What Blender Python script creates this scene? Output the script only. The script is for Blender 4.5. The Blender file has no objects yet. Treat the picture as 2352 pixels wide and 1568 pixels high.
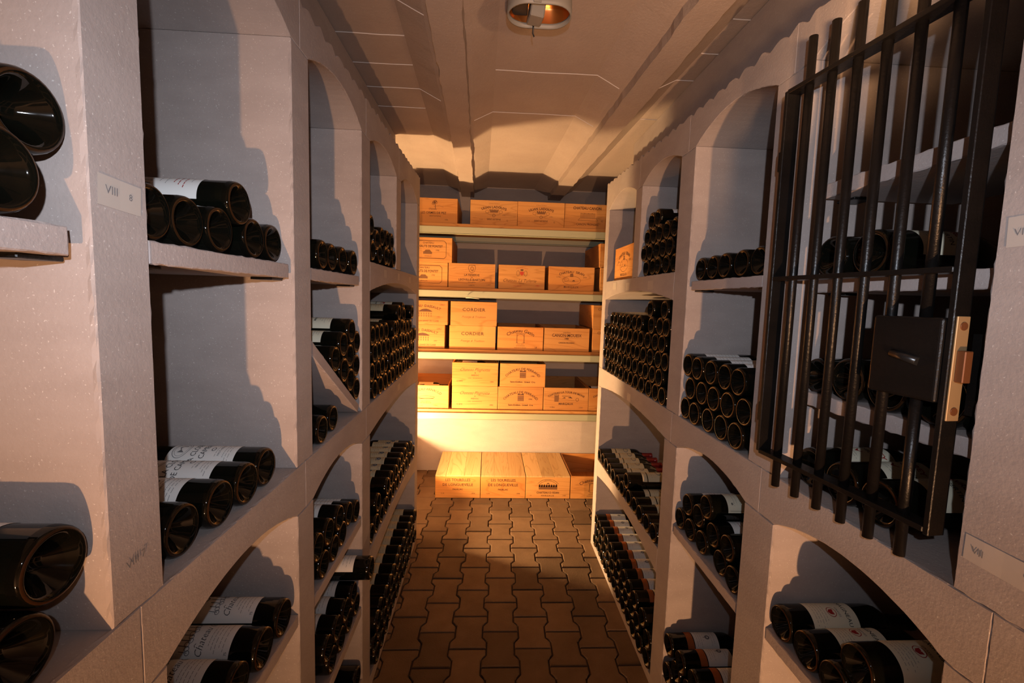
import bpy, bmesh, math, random
from mathutils import Vector, Matrix, noise
rnd = random.Random(7)
S = bpy.context.scene
COL = S.collection
PI = math.pi

# ---------------------------------------------------------------- camera
YAW, PIT, ROL, FPX, EYE = 0.0518, 0.09338, 0.02961, 1038.23, 1.40
_f = Vector((math.sin(YAW)*math.cos(PIT), math.cos(YAW)*math.cos(PIT), -math.sin(PIT)))
_r0 = Vector((math.cos(YAW), -math.sin(YAW), 0)); _u0 = _r0.cross(_f)
_r = _r0*math.cos(ROL) + _u0*math.sin(ROL)
_u = -_r0*math.sin(ROL) + _u0*math.cos(ROL)
cd = bpy.data.cameras.new('camera'); cam = bpy.data.objects.new('camera', cd); COL.objects.link(cam)
cd.sensor_width = 36; cd.lens = 36*FPX/2352; cd.clip_start = 0.02
m = Matrix((( _r.x, _u.x, -_f.x, 0), (_r.y, _u.y, -_f.y, 0), (_r.z, _u.z, -_f.z, EYE), (0, 0, 0, 1)))
cam.matrix_world = m
S.camera = cam
# ---------------------------------------------------------------- view, world, lights
vs = S.view_settings
vs.view_transform = 'Standard'; vs.look = 'None'; vs.gamma = 1; vs.use_curve_mapping = False
vs.exposure = 0.17
S.cycles.max_bounces = 6; S.cycles.diffuse_bounces = 2; S.cycles.glossy_bounces = 3
S.cycles.sample_clamp_indirect = 3
W = bpy.data.worlds.new('world'); S.world = W; W.use_nodes = True
W.node_tree.nodes['Background'].inputs[0].default_value = (0.02, 0.015, 0.012, 1)
W.node_tree.nodes['Background'].inputs[1].default_value = 0.2

def lamp(name, kind, loc, energy, color, radius, target=None, cone=None, blend=1.0):
    d = bpy.data.lights.new(name, kind); o = bpy.data.objects.new(name, d); COL.objects.link(o)
    o.location = loc; d.energy = energy; d.color = color; d.shadow_soft_size = radius
    if target is not None:
        o.rotation_euler = (Vector(target)-Vector(loc)).to_track_quat('-Z', 'Y').to_euler()
    if cone: d.spot_size = cone; d.spot_blend = blend
    return o
# the camera's flash, just above the lens
fl = lamp('camera_flash', 'SPOT', (0.013, -0.077, 1.485), 30.0, (0.82, 0.88, 1.0), 0.006, (0.10, 1.5, 1.53), 2.50, 0.95)
fl.scale = (1.0, 0.48, 1.0)      # a flash tube throws a beam wider than it is high
# warm lamp standing low behind the photographer, then two added side spots
lamp('aisle_lamp', 'POINT', (0.09, -1.40, 0.27), 57.0, (1.0, 0.52, 0.25), 0.02)
lamp('aisle_fill_right', 'SPOT', (0.09, -1.40, 0.27), 150.0, (1.0, 0.52, 0.25), 0.02, (0.80, 1.10, 1.15), 1.15, 0.75)  # added spot to brighten the right side more than the left
lamp('aisle_fill_left', 'SPOT', (0.09, -1.40, 0.27), 72.0, (1.0, 0.52, 0.25), 0.02, (-0.80, 0.47, 1.15), 0.62, 0.6)  # added narrow spot to warm the nearest left bay
# warm lamp standing on an unseen added block in the gap behind the left rack
lamp('gap_lamp', 'POINT', (-0.79, 2.71, 0.40), 175.0, (1.0, 0.62, 0.29), 0.03)
# small warm lamp hung high by the gate, just out of the picture, raking the ceiling
lamp('ceiling_wash_lamp', 'SPOT', (0.45, 0.55, 1.76), 9.0, (1.0, 0.56, 0.28), 0.02, (0.47, 1.05, 2.24), 2.1, 0.7)

# ---------------------------------------------------------------- helpers
def tag(o, label=None, cat=None, group=None, kind=None):
    if label: o['label'] = label
    if cat: o['category'] = cat
    if group: o['group'] = group
    if kind: o['kind'] = kind
    return o
def link(name, me, mats, parent=None, smooth=False):
    o = bpy.data.objects.new(name, me); COL.objects.link(o)
    if not isinstance(mats, (list, tuple)): mats = [mats]
    for mt in mats: me.materials.append(mt)
    if parent: o.parent = parent
    if smooth:
        for p in me.polygons: p.use_smooth = True
    return o
def obj(name, bm, mats, parent=None, smooth=False, fix=True):
    if fix: bmesh.ops.recalc_face_normals(bm, faces=bm.faces)
    me = bpy.data.meshes.new(name); bm.to_mesh(me); bm.free()
    return link(name, me, mats, parent, smooth)
def empty(name, loc=(0, 0, 0), rot=(0, 0, 0)):
    o = bpy.data.objects.new(name, None); COL.objects.link(o); o.location = loc; o.rotation_euler = rot
    o.empty_display_size = 0.1
    return o
def dup(root, label=None, group=None):
    r = root.copy(); COL.objects.link(r)
    if label: r['label'] = label
    if group: r['group'] = group
    for ch in list(root.children):
        c = ch.copy(); COL.objects.link(c); c.parent = r
        for g in ch.children:
            d = g.copy(); COL.objects.link(d); d.parent = c
    return r
def box(bm, x0, x1, y0, y1, z0, z1, bev=0.0, mi=0, seg=1):
    vs_ = [bm.verts.new((x, y, z)) for z in (z0, z1) for y in (y0, y1) for x in (x0, x1)]
    fs = [bm.faces.new([vs_[i] for i in f]) for f in ((0, 2, 3, 1), (4, 5, 7, 6), (0, 1, 5, 4), (2, 6, 7, 3), (0, 4, 6, 2), (1, 3, 7, 5))]
    for f in fs: f.material_index = mi
    if bev:
        es = list({e for f in fs for e in f.edges})
        r = bmesh.ops.bevel(bm, geom=es, offset=bev, segments=seg, profile=0.5, affect='EDGES', material=mi)
    return fs
def tube(bm, pts, r, n=12, mi=0, caps=True):
    pts = [Vector(p) for p in pts]; rings = []
    up = Vector((0, 0, 1))
    for i, p in enumerate(pts):
        t = (pts[min(i+1, len(pts)-1)]-pts[max(i-1, 0)]).normalized()
        a = t.cross(up)
        if a.length < 1e-3: a = t.cross(Vector((1, 0, 0)))
        a.normalize(); b = t.cross(a)
        rings.append([bm.verts.new(p+(a*math.cos(2*PI*k/n)+b*math.sin(2*PI*k/n))*r) for k in range(n)])
    for i in range(len(rings)-1):
        for k in range(n):
            f = bm.faces.new((rings[i][k], rings[i][(k+1) % n], rings[i+1][(k+1) % n], rings[i+1][k])); f.smooth = True; f.material_index = mi
    if caps:
        bm.faces.new(rings[0][::-1]).material_index = mi; bm.faces.new(rings[-1]).material_index = mi
def lathe(bm, prof, n=32, mi=0):
    """profile [(x, r)...] turned about the X axis"""
    rings = []
    for x, r in prof:
        if r < 1e-6: rings.append([bm.verts.new((x, 0, 0))])
        else: rings.append([bm.verts.new((x, r*math.cos(2*PI*k/n), r*math.sin(2*PI*k/n))) for k in range(n)])
    for a, b in zip(rings[:-1], rings[1:]):
        for k in range(n):
            if len(a) == 1 and len(b) == 1: continue
            if len(a) == 1: f = bm.faces.new((a[0], b[k], b[(k+1) % n]))
            elif len(b) == 1: f = bm.faces.new((a[k], a[(k+1) % n], b[0]))
            else: f = bm.faces.new((a[k], a[(k+1) % n], b[(k+1) % n], b[k]))
            f.material_index = mi; f.smooth = True
def rough(poly, amp, step=0.011, seed=0):
    """resample a closed outline and nibble its edge"""
    r = random.Random(seed); out = []
    n = len(poly)
    for i in range(n):
        a = Vector(poly[i]); b = Vector(poly[(i+1) % n]); L = (b-a).length
        if L < 1e-6: continue
        k = max(1, int(L/step)); nrm = Vector((-(b-a).y, (b-a).x)).normalized()
        for j in range(k):
            p = a+(b-a)*(j/k)
            if j: p = p+nrm*r.uniform(-amp, amp)
            out.append((p.x, p.y))
    return out
def slab(bm, poly, x0, x1, amp=0.0012, seed=0, mi=0):
    """outline in (Y,Z) given a thickness from the seen face x0 back to x1, chipped along the seen edge"""
    s = 1 if x1 > x0 else -1
    outer = rough(poly, amp, seed=seed); inner = rough(poly, 0.0, seed=seed)
    rings = []
    cen = Vector((sum(p[0] for p in inner)/len(inner), sum(p[1] for p in inner)/len(inner)))
    rr = random.Random(seed+5)
    def ring(ps, x, j=0): return [bm.verts.new((x+rr.uniform(-j, j), p[0], p[1])) for p in ps]
    rings.append(ring(outer, x0+s*0.0015, 0.0008)); rings.append(ring(inner, x0+s*0.006)); rings.append(ring(inner, x1))
    # the face, drawn in a touch from the chipped edge
    ins = []
    N = len(inner)
    area = sum(inner[i][0]*inner[(i+1) % N][1]-inner[(i+1) % N][0]*inner[i][1] for i in range(N))
    sg = 1 if area > 0 else -1
    for i in range(N):
        a = Vector(inner[i-1]); b = Vector(inner[(i+1) % N]); d = (b-a)
        nn = Vector((-d.y, d.x)).normalized()*sg*0.0016
        ins.append((inner[i][0]+nn.x, inner[i][1]+nn.y))
    front = ring(ins, x0)
    def bridge(A, B):
        for i in range(N):
            f = bm.faces.new((A[i], A[(i+1) % N], B[(i+1) % N], B[i])); f.material_index = mi; f.smooth = False
    bridge(front, rings[0]); bridge(rings[0], rings[1]); bridge(rings[1], rings[2])
    from mathutils.geometry import tessellate_polygon
    for vs_ in (front, rings[2]):
        for t in tessellate_polygon([[Vector((v.co.y, v.co.z, 0)) for v in vs_]]):
            try: bm.faces.new([vs_[i] for i in t]).material_index = mi
            except ValueError: pass

# ---------------------------------------------------------------- materials
def M(name):
    mt = bpy.data.materials.new(name); mt.use_nodes = True
    nt = mt.node_tree; b = nt.nodes['Principled BSDF']
    return mt, nt, b
def N(nt, t, **k):
    n = nt.nodes.new(t)
    for a, v in k.items():
        if hasattr(n, a): setattr(n, a, v)
        else: n.inputs[a.replace('_', ' ')].default_value = v
    return n
def ramp(nt, fac, stops):
    r = nt.nodes.new('ShaderNodeValToRGB')
    el = r.color_ramp.elements
    while len(el) < len(stops): el.new(0.5)
    for e, (p, c) in zip(el, stops): e.position = p; e.color = (*c, 1)
    nt.links.new(fac, r.inputs[0]); return r.outputs[0]
def plain(name, col, rough_=0.5, metal=0.0, coat=0.0, spec=0.5):
    mt, nt, b = M(name)
    b.inputs['Base Color'].default_value = (*col, 1); b.inputs['Roughness'].default_value = rough_
    b.inputs['Metallic'].default_value = metal; b.inputs['Coat Weight'].default_value = coat
    b.inputs['Specular IOR Level'].default_value = spec
    return mt
def stone(name, c1, c2, bump=0.13, scale=1.0, speck=True):
    mt, nt, b = M(name); L = nt.links.new
    tc = N(nt, 'ShaderNodeTexCoord')
    n1 = N(nt, 'ShaderNodeTexNoise', Scale=3.2*scale, Detail=8.0, Roughness=0.65); L(tc.outputs['Object'], n1.inputs['Vector'])
    mp = N(nt, 'ShaderNodeMapping'); mp.inputs['Scale'].default_value = (1.0, 1.0, 3.0); L(tc.outputs['Object'], mp.inputs['Vector'])
    n4 = N(nt, 'ShaderNodeTexNoise', Scale=7.0*scale, Detail=5.0, Roughness=0.6); L(mp.outputs[0], n4.inputs['Vector'])
    ad = N(nt, 'ShaderNodeMath', operation='ADD'); L(n1.outputs[0], ad.inputs[0]); L(n4.outputs[0], ad.inputs[1])
    hf = N(nt, 'ShaderNodeMath', operation='MULTIPLY'); L(ad.outputs[0], hf.inputs[0]); hf.inputs[1].default_value = 0.5
    base = ramp(nt, hf.outputs[0], [(0.32, c1), (0.68, c2)])
    n2 = N(nt, 'ShaderNodeTexNoise', Scale=360.0, Detail=2.0); L(tc.outputs['Object'], n2.inputs['Vector'])
    col = base
    if speck:
        sp = ramp(nt, n2.outputs[0], [(0.67, (0, 0, 0)), (0.73, (1, 1, 1))])
        mx = N(nt, 'ShaderNodeMix', data_type='RGBA'); L(sp, mx.inputs[0]); L(base, mx.inputs[6]); mx.inputs[7].default_value = (0.85, 0.80, 0.75, 1)
        ms = N(nt, 'ShaderNodeMath', operation='MULTIPLY'); L(sp, ms.inputs[0]); ms.inputs[1].default_value = 0.42; L(ms.outputs[0], mx.inputs[0])
        col = mx.outputs[2]
    L(col, b.inputs['Base Color']); b.inputs['Roughness'].default_value = 0.85
    b.inputs['Specular IOR Level'].default_value = 0.25
    n3 = N(nt, 'ShaderNodeTexNoise', Scale=170.0*scale, Detail=3.0, Roughness=0.6); L(tc.outputs['Object'], n3.inputs['Vector'])
    bp = N(nt, 'ShaderNodeBump', Strength=bump, Distance=0.004); L(n3.outputs[0], bp.inputs['Height']); L(bp.outputs[0], b.inputs['Normal'])
    return mt
def wood(name, c1, c2, axis=0, scale=1.0, knots=True):
    """pine: grain runs along the given local axis"""
    mt, nt, b = M(name); L = nt.links.new
    tc = N(nt, 'ShaderNodeTexCoord'); oi = N(nt, 'ShaderNodeObjectInfo')
    mp = N(nt, 'ShaderNodeMapping'); sc = [9.0*scale]*3; sc[axis] = 0.9*scale; mp.inputs['Scale'].default_value = sc
    L(tc.outputs['Object'], mp.inputs['Vector'])
    cm = N(nt, 'ShaderNodeMath', operation='MULTIPLY'); L(oi.outputs['Random'], cm.inputs[0]); cm.inputs[1].default_value = 37.0
    cv = N(nt, 'ShaderNodeCombineXYZ'); [L(cm.outputs[0], cv.inputs[i]) for i in range(3)]
    L(cv.outputs[0], mp.inputs['Location'])
    n1 = N(nt, 'ShaderNodeTexNoise', Scale=1.0, Detail=2.0, Distortion=0.6); L(mp.outputs[0], n1.inputs['Vector'])
    ml = N(nt, 'ShaderNodeMath', operation='MULTIPLY'); L(n1.outputs[0], ml.inputs[0]); ml.inputs[1].default_value = 22.0
    fr = N(nt, 'ShaderNodeMath', operation='PINGPONG'); L(ml.outputs[0], fr.inputs[0]); fr.inputs[1].default_value = 1.0
    n2 = N(nt, 'ShaderNodeTexNoise', Scale=0.5, Detail=3.0); L(mp.outputs[0], n2.inputs['Vector'])
    g = ramp(nt, fr.outputs[0], [(0.0, (0.78, 0.70, 0.60)), (0.30, (1, 1, 1)), (1.0, (1, 1, 1))])
    t = ramp(nt, n2.outputs[0], [(0.35, c1), (0.65, c2)])
    mx = N(nt, 'ShaderNodeMix', data_type='RGBA', blend_type='MULTIPLY'); mx.inputs[0].default_value = 0.8
    L(t, mx.inputs[6]); L(g, mx.inputs[7])
    # each board a slightly different tone
    hs = N(nt, 'ShaderNodeHueSaturation'); mr = N(nt, 'ShaderNodeMapRange'); L(oi.outputs['Random'], mr.inputs[0])
    mr.inputs[3].default_value = 0.80; mr.inputs[4].default_value = 1.12; L(mr.outputs[0], hs.inputs['Value']); L(mx.outputs[2], hs.inputs['Color'])
    L(hs.outputs[0], b.inputs['Base Color']); b.inputs['Roughness'].default_value = 0.65
    b.inputs['Specular IOR Level'].default_value = 0.3
    bp = N(nt, 'ShaderNodeBump', Strength=0.12, Distance=0.002); L(fr.outputs[0], bp.inputs['Height']); L(bp.outputs[0], b.inputs['Normal'])
    return mt

STONE = stone('pale_stone', (0.34, 0.285, 0.26), (0.44, 0.375, 0.345))
SHELFSTONE = stone('slab_stone', (0.37, 0.305, 0.28), (0.47, 0.395, 0.365), bump=0.16)
CEIL = stone('painted_concrete', (0.34, 0.27, 0.23), (0.43, 0.35, 0.30), bump=0.3, scale=0.6)
PLASTER = stone('wall_plaster', (0.40, 0.33, 0.29), (0.47, 0.40, 0.35), bump=0.35, scale=0.8, speck=False)
MORTAR = plain('white_mortar', (0.58, 0.52, 0.49), 0.9)
GROUT = plain('joint_sand', (0.05, 0.035, 0.025), 0.95)
PAPER = plain('label_paper', (0.80, 0.78, 0.74), 0.7)
CREAM = plain('cream_paper', (0.76, 0.70, 0.53), 0.7)
AGED = plain('aged_paper', (0.66, 0.54, 0.33), 0.7)
TAPE = plain('masking_tape', (0.46, 0.40, 0.35), 0.75)
INK = plain('black_ink', (0.03, 0.03, 0.035), 0.6)
GREYINK = plain('grey_ink', (0.17, 0.17, 0.18), 0.6)
REDINK = plain('red_ink', (0.35, 0.02, 0.02), 0.6)
BLUEINK = plain('blue_ink', (0.03, 0.09, 0.20), 0.6)
BURNT = plain('burnt_brown_ink', (0.085, 0.030, 0.010), 0.8)
BURNT2 = plain('pale_brown_ink', (0.19, 0.078, 0.024), 0.8)
REDSTAMP = plain('red_stamp_ink', (0.50, 0.05, 0.02), 0.8)
GLASS = plain('dark_bottle_glass', (0.0030, 0.0035, 0.0022), 0.035, coat=0.0, spec=0.6)
HEELGLOW = plain('heel_painted_glow', (0.030, 0.011, 0.0032), 0.30, spec=0.35)  # warm light caught in the heel, put into the glass colour
PUNT = plain('punt_glass', (0.003, 0.003, 0.002), 0.05, spec=0.3)
FOILRED = plain('red_foil', (0.22, 0.012, 0.012), 0.3, metal=0.3)
FOILDARK = plain('dark_foil', (0.02, 0.012, 0.012), 0.3, metal=0.3)
ORANGE = plain('orange_band', (0.38, 0.10, 0.02), 0.6)
IRON = stone('black_iron', (0.003, 0.003, 0.003), (0.009, 0.007, 0.006), bump=0.15, speck=False)
IRON.node_tree.nodes['Principled BSDF'].inputs['Roughness'].default_value = 0.35
IRON.node_tree.nodes['Principled BSDF'].inputs['Specular IOR Level'].default_value = 0.3
BRONZE = plain('brass', (0.42, 0.28, 0.14), 0.45, metal=0.5)
COPPER = plain('copper', (0.16, 0.060, 0.022), 0.5, metal=0.4)
STEEL = plain('steel', (0.05, 0.05, 0.05), 0.3, metal=0.8)
PLASTIC = plain('grey_plastic', (0.24, 0.225, 0.20), 0.5)
REFLECT = plain('copper_reflector', (0.55, 0.20, 0.05), 0.28, metal=0.85)
DARKP = plain('dark_plastic', (0.02, 0.02, 0.02), 0.5)
BEAMPAINT = plain('pale_green_enamel', (0.42, 0.41, 0.26), 0.45)
PINE = wood('pine_x', (0.58, 0.23, 0.052), (0.70, 0.34, 0.10), 0)
PINEY = wood('pine_y', (0.60, 0.37, 0.15), (0.70, 0.46, 0.21), 1)
PINEZ = wood('pine_z', (0.50, 0.20, 0.05), (0.62, 0.30, 0.09), 1)

# ---------------------------------------------------------------- lettering
_tc = {}
def glyphs(txt, size, sx=1.0, shear=0.0, bold=0.0, space=1.0):
    """text outline as (verts, faces) centred in x, baseline at y=0"""
    key = (txt, size, sx, shear, bold, space)
    if key in _tc: return _tc[key]
    c = bpy.data.curves.new('t', 'FONT'); c.body = txt; c.size = size; c.shear = shear; c.offset = bold*size; c.space_character = space
    c.resolution_u = 2; c.fill_mode = 'FRONT'
    o = bpy.data.objects.new('t', c)
    me = o.to_mesh()
    v = [(p.co.x*sx, p.co.y) for p in me.vertices]; f = [tuple(p.vertices) for p in me.polygons]
    o.to_mesh_clear(); bpy.data.objects.remove(o); bpy.data.curves.remove(c)
    if v:
        mx = (min(p[0] for p in v)+max(p[0] for p in v))/2
        v = [(p[0]-mx, p[1]) for p in v]
    _tc[key] = (v, f); return _tc[key]
class Ink:
    """2D artwork gathered as (x,y) polygons with a material index, later laid on a surface"""
    def __init__(s): s.v = []; s.f = []; s.m = []
    def add(s, v, f, mi):
        k = len(s.v); s.v += v; s.f += [tuple(i+k for i in q) for q in f]; s.m += [mi]*len(f)
    def text(s, t, x, y, size, mi=1, sx=1.0, arc=None, shear=0.0, bold=0.0, space=1.0):
        v, f = glyphs(t, size, sx, shear, bold, space)
        if arc:
            v = [(math.sin(a/arc)*(arc+b), math.cos(a/arc)*(arc+b)-arc) for a, b in v]
        s.add([(a+x, b+y) for a, b in v], f, mi)
    def rect(s, x, y, w, h, mi=1): s.add([(x-w/2, y-h/2), (x+w/2, y-h/2), (x+w/2, y+h/2), (x-w/2, y+h/2)], [(0, 1, 2, 3)], mi)
    def line(s, pts, w, mi=1):
        for (x0, y0), (x1, y1) in zip(pts[:-1], pts[1:]):
            d = Vector((x1-x0, y1-y0)); L = d.length
            if L < 1e-9: continue
            n = Vector((-d.y, d.x))/L*w/2
            s.add([(x0+n.x, y0+n.y), (x0-n.x, y0-n.y), (x1-n.x, y1-n.y), (x1+n.x, y1+n.y)], [(0, 1, 2, 3)], mi)
    def poly(s, pts, mi=1): s.add(list(pts), [tuple(range(len(pts)))], mi)
    def ell(s, x, y, rx, ry, w, mi=1, a0=0, a1=2*PI, n=24):
        s.line([(x+rx*math.cos(a0+(a1-a0)*i/n), y+ry*math.sin(a0+(a1-a0)*i/n)) for i in range(n+1)], w, mi)
    def dashes(s, x, y, w, h, mi=1, seed=0, k=7):
        r = random.Random(seed); u = x-w/2
        while u < x+w/2:
            d = r.uniform(0.4, 1.5)*w/k
            s.rect(u+d*0.4, y, min(d*0.75, x+w/2-u), h, mi); u += d
def lay_flat(bm, ink, fn):
    vs_ = [bm.verts.new(fn(x, y)) for x, y in ink.v]
    for f, mi in zip(ink.f, ink.m):
        try:
            q = bm.faces.new([vs_[i] for i in f]); q.material_index = mi
        except ValueError: pass
def paper_grid(w, h, nx, ny):
    v = [(-w/2+w*i/nx, -h/2+h*j/ny) for j in range(ny+1) for i in range(nx+1)]
    f = [(j*(nx+1)+i, j*(nx+1)+i+1, (j+1)*(nx+1)+i+1, (j+1)*(nx+1)+i) for j in range(ny) for i in range(nx)]
    return v, f
BINS = {
'Rwide': [[(1.5528,1.0723),(1.6234,1.0723),(1.6940,1.0723),(1.7646,1.0723),(1.8352,1.0723),(1.9058,1.0723),(1.9764,1.0723),(2.0470,1.0723),(2.1176,1.0723),(2.1882,1.0723),(2.2588,1.0723),(2.3294,1.0723)], [(1.5881,1.1334),(1.6587,1.1334),(1.7293,1.1334),(1.7999,1.1334),(1.8705,1.1334),(1.9411,1.1334),(2.0117,1.1334),(2.0823,1.1334),(2.1529,1.1334),(2.2235,1.1334),(2.2941,1.1334),(2.3647,1.1334)], [(1.5528,1.1946),(1.6234,1.1946),(1.6940,1.1946),(1.7646,1.1946),(1.8352,1.1946),(1.9058,1.1946),(1.9764,1.1946),(2.0470,1.1946),(2.1176,1.1946),(2.1882,1.1946),(2.2588,1.1946),(2.3294,1.1946)], [(1.5881,1.2557),(1.6587,1.2557),(1.7293,1.2557),(1.7999,1.2557),(1.8705,1.2557),(1.9411,1.2557),(2.0117,1.2557),(2.0823,1.2557),(2.1529,1.2557),(2.2235,1.2557),(2.2941,1.2557),(2.3647,1.2557)], [(1.5528,1.3169),(1.6234,1.3169),(1.6940,1.3169),(1.8352,1.3169),(1.9058,1.3169),(1.9764,1.3169),(2.0470,1.3169),(2.1176,1.3169),(2.1882,1.3169),(2.2588,1.3169)], [(1.5881,1.3781),(1.7293,1.3781)]],
'Lwide': [[(1.580,1.073),(1.653,1.073),(1.726,1.073),(1.799,1.073),(1.872,1.073),(1.945,1.073),(2.018,1.073),(2.091,1.073),(2.164,1.073),(2.268,1.073),(2.341,1.073),(2.413,1.073)], [(1.544,1.137),(1.617,1.137),(1.690,1.137),(1.762,1.137),(1.835,1.137),(1.909,1.137),(1.982,1.137),(2.054,1.137),(2.127,1.137),(2.216,1.125),(2.304,1.137),(2.377,1.137)], [(1.580,1.200),(1.653,1.200),(1.726,1.200),(1.799,1.200),(1.872,1.200),(1.945,1.200),(2.018,1.200),(2.091,1.200),(2.179,1.188),(2.252,1.188),(2.341,1.200),(2.413,1.200)], [(1.544,1.263),(1.617,1.263),(1.690,1.263),(1.762,1.263),(1.908,1.263),(1.981,1.263),(2.018,1.326),(2.054,1.263),(2.106,1.315),(2.143,1.251),(2.289,1.251)], [(2.216,1.251)]],
'Ltop': [[(1.544,1.548),(1.665,1.548),(1.738,1.548),(1.810,1.548),(1.883,1.548)], [(1.604,1.589),(1.701,1.612),(1.774,1.612),(1.847,1.612)], [(1.544,1.630)]],
'Lmid': [[(1.544,0.562),(1.617,0.562),(1.691,0.562),(1.765,0.562),(1.838,0.562),(1.912,0.562),(1.995,0.562),(2.069,0.562),(2.143,0.562),(2.216,0.562),(2.290,0.562),(2.413,0.562)], [(1.654,0.625),(1.801,0.626),(1.875,0.626),(1.954,0.622),(2.032,0.625),(2.106,0.625),(2.179,0.625),(2.253,0.625),(2.352,0.602)]],
'Llow': [[(1.581,0.082),(1.654,0.082),(1.728,0.082),(1.801,0.082),(1.875,0.082),(1.948,0.082),(2.022,0.082),(2.096,0.082),(2.169,0.082),(2.243,0.082),(2.317,0.082),(2.413,0.082)], [(1.544,0.146),(1.617,0.146),(1.691,0.146),(1.765,0.146),(1.838,0.146),(1.912,0.146),(1.985,0.146),(2.059,0.146),(2.133,0.146),(2.206,0.146),(2.280,0.146),(2.365,0.137)], [(1.581,0.209),(1.654,0.209),(1.728,0.209),(1.801,0.209),(1.875,0.209),(1.948,0.209),(2.022,0.209),(2.096,0.209),(2.169,0.209),(2.243,0.209),(2.328,0.201),(2.413,0.193)]],
'Rlow': [[(1.554,0.072),(1.627,0.072),(1.701,0.072),(1.775,0.072),(1.848,0.072),(1.922,0.072),(1.995,0.072),(2.069,0.072),(2.143,0.072),(2.216,0.072),(2.290,0.072),(2.383,0.072)], [(1.554,0.145),(1.664,0.136),(1.738,0.136),(1.811,0.136),(1.885,0.136),(1.958,0.136),(2.032,0.136),(2.106,0.136),(2.179,0.136),(2.253,0.136),(2.337,0.129)], [(1.613,0.189),(1.701,0.199),(1.774,0.199),(1.848,0.199),(1.922,0.199),(1.995,0.199),(2.069,0.199),(2.143,0.199),(2.216,0.199),(2.300,0.192),(2.383,0.185)]],
'Rmid': [[(1.554,0.557),(1.627,0.557),(1.701,0.557),(1.775,0.557),(1.848,0.557),(1.942,0.557),(2.015,0.557),(2.089,0.557),(2.162,0.557),(2.236,0.557),(2.310,0.557),(2.383,0.557)], [(1.895,0.614)]],
'Rtop': [[(1.5523,1.5428),(1.6219,1.5428),(1.6915,1.5428),(1.7611,1.5428),(1.8307,1.5428)], [(1.5871,1.6031),(1.6567,1.6031),(1.7263,1.6031),(1.7959,1.6031),(1.8655,1.6031)], [(1.5523,1.6634),(1.6219,1.6634),(1.6915,1.6634),(1.7611,1.6634),(1.8307,1.6634)], [(1.7263,1.7237),(1.7959,1.7237)]],
'R2pile': [[(1.081,1.074),(1.154,1.074),(1.228,1.074),(1.302,1.074),(1.375,1.074)], [(1.054,1.142),(1.127,1.142),(1.201,1.142),(1.275,1.142),(1.348,1.142)], [(1.081,1.211),(1.154,1.211),(1.228,1.211),(1.302,1.211),(1.375,1.211)]],
'R2shelf': [[(1.060,1.508),(1.133,1.508),(1.216,1.508),(1.288,1.508),(1.363,1.508)]],
'R2mid': [[(1.054,0.709),(1.127,0.709),(1.230,0.709),(1.302,0.709),(1.375,0.709)], [(1.090,0.772),(1.178,0.760),(1.266,0.772),(1.339,0.772)], [(1.214,0.824)]],
'R2low': [[(1.054,0.167),(1.127,0.167),(1.200,0.167),(1.272,0.167),(1.375,0.167)], [(1.090,0.230),(1.163,0.230),(1.236,0.230),(1.324,0.218)], [(1.054,0.293),(1.127,0.293),(1.200,0.293),(1.288,0.281),(1.375,0.270)]],
'R0low': [[(0.6435,0.734),(0.718,0.734),(0.7925,0.734),(0.867,0.734)], [(0.6808,0.7974)]],
'L1shelf': [[(0.5825,1.492),(0.6535,1.492),(0.725,1.492),(0.826,1.492),(0.896,1.492)], [(0.775,1.541)]],
'L1ledge': [[(0.610,1.074),(0.690,1.074),(0.765,1.074),(0.842,1.074)]],
'L1low': [[(0.630,0.752),(0.710,0.752),(0.790,0.752),(0.870,0.752)]],
'L2shelf': [[(1.109,1.492),(1.182,1.492),(1.255,1.492),(1.345,1.492)]],
'L2mid': [[(1.090,0.729),(1.163,0.729),(1.237,0.729),(1.375,0.729)], [(1.054,0.793),(1.127,0.793),(1.201,0.793),(1.306,0.754)]],
}

# ---------------------------------------------------------------- room shell
XL, XR = -0.391, 0.623
def wall(name, x0, x1, y0, y1, z0, z1, mt=PLASTER):
    bm = bmesh.new(); box(bm, x0, x1, y0, y1, z0, z1); return tag(obj(name, bm, mt), kind='structure')
wall('wall_back', -1.05, 1.30, 3.58, 3.70, -0.05, 2.45)
wall('wall_left', -1.07, -0.95, -2.0, 3.70, -0.05, 2.45)
wall('wall_right', 1.19, 1.31, -2.0, 3.70, -0.05, 2.45)
wall('wall_front', -1.07, 1.31, -2.10, -1.98, -0.05, 2.45)
wall('shadow_block_1', -0.95, -0.632, 2.56, 3.58, 0.0, 0.326)      # unseen block added to shade floor and wall from the gap lamp

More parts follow.
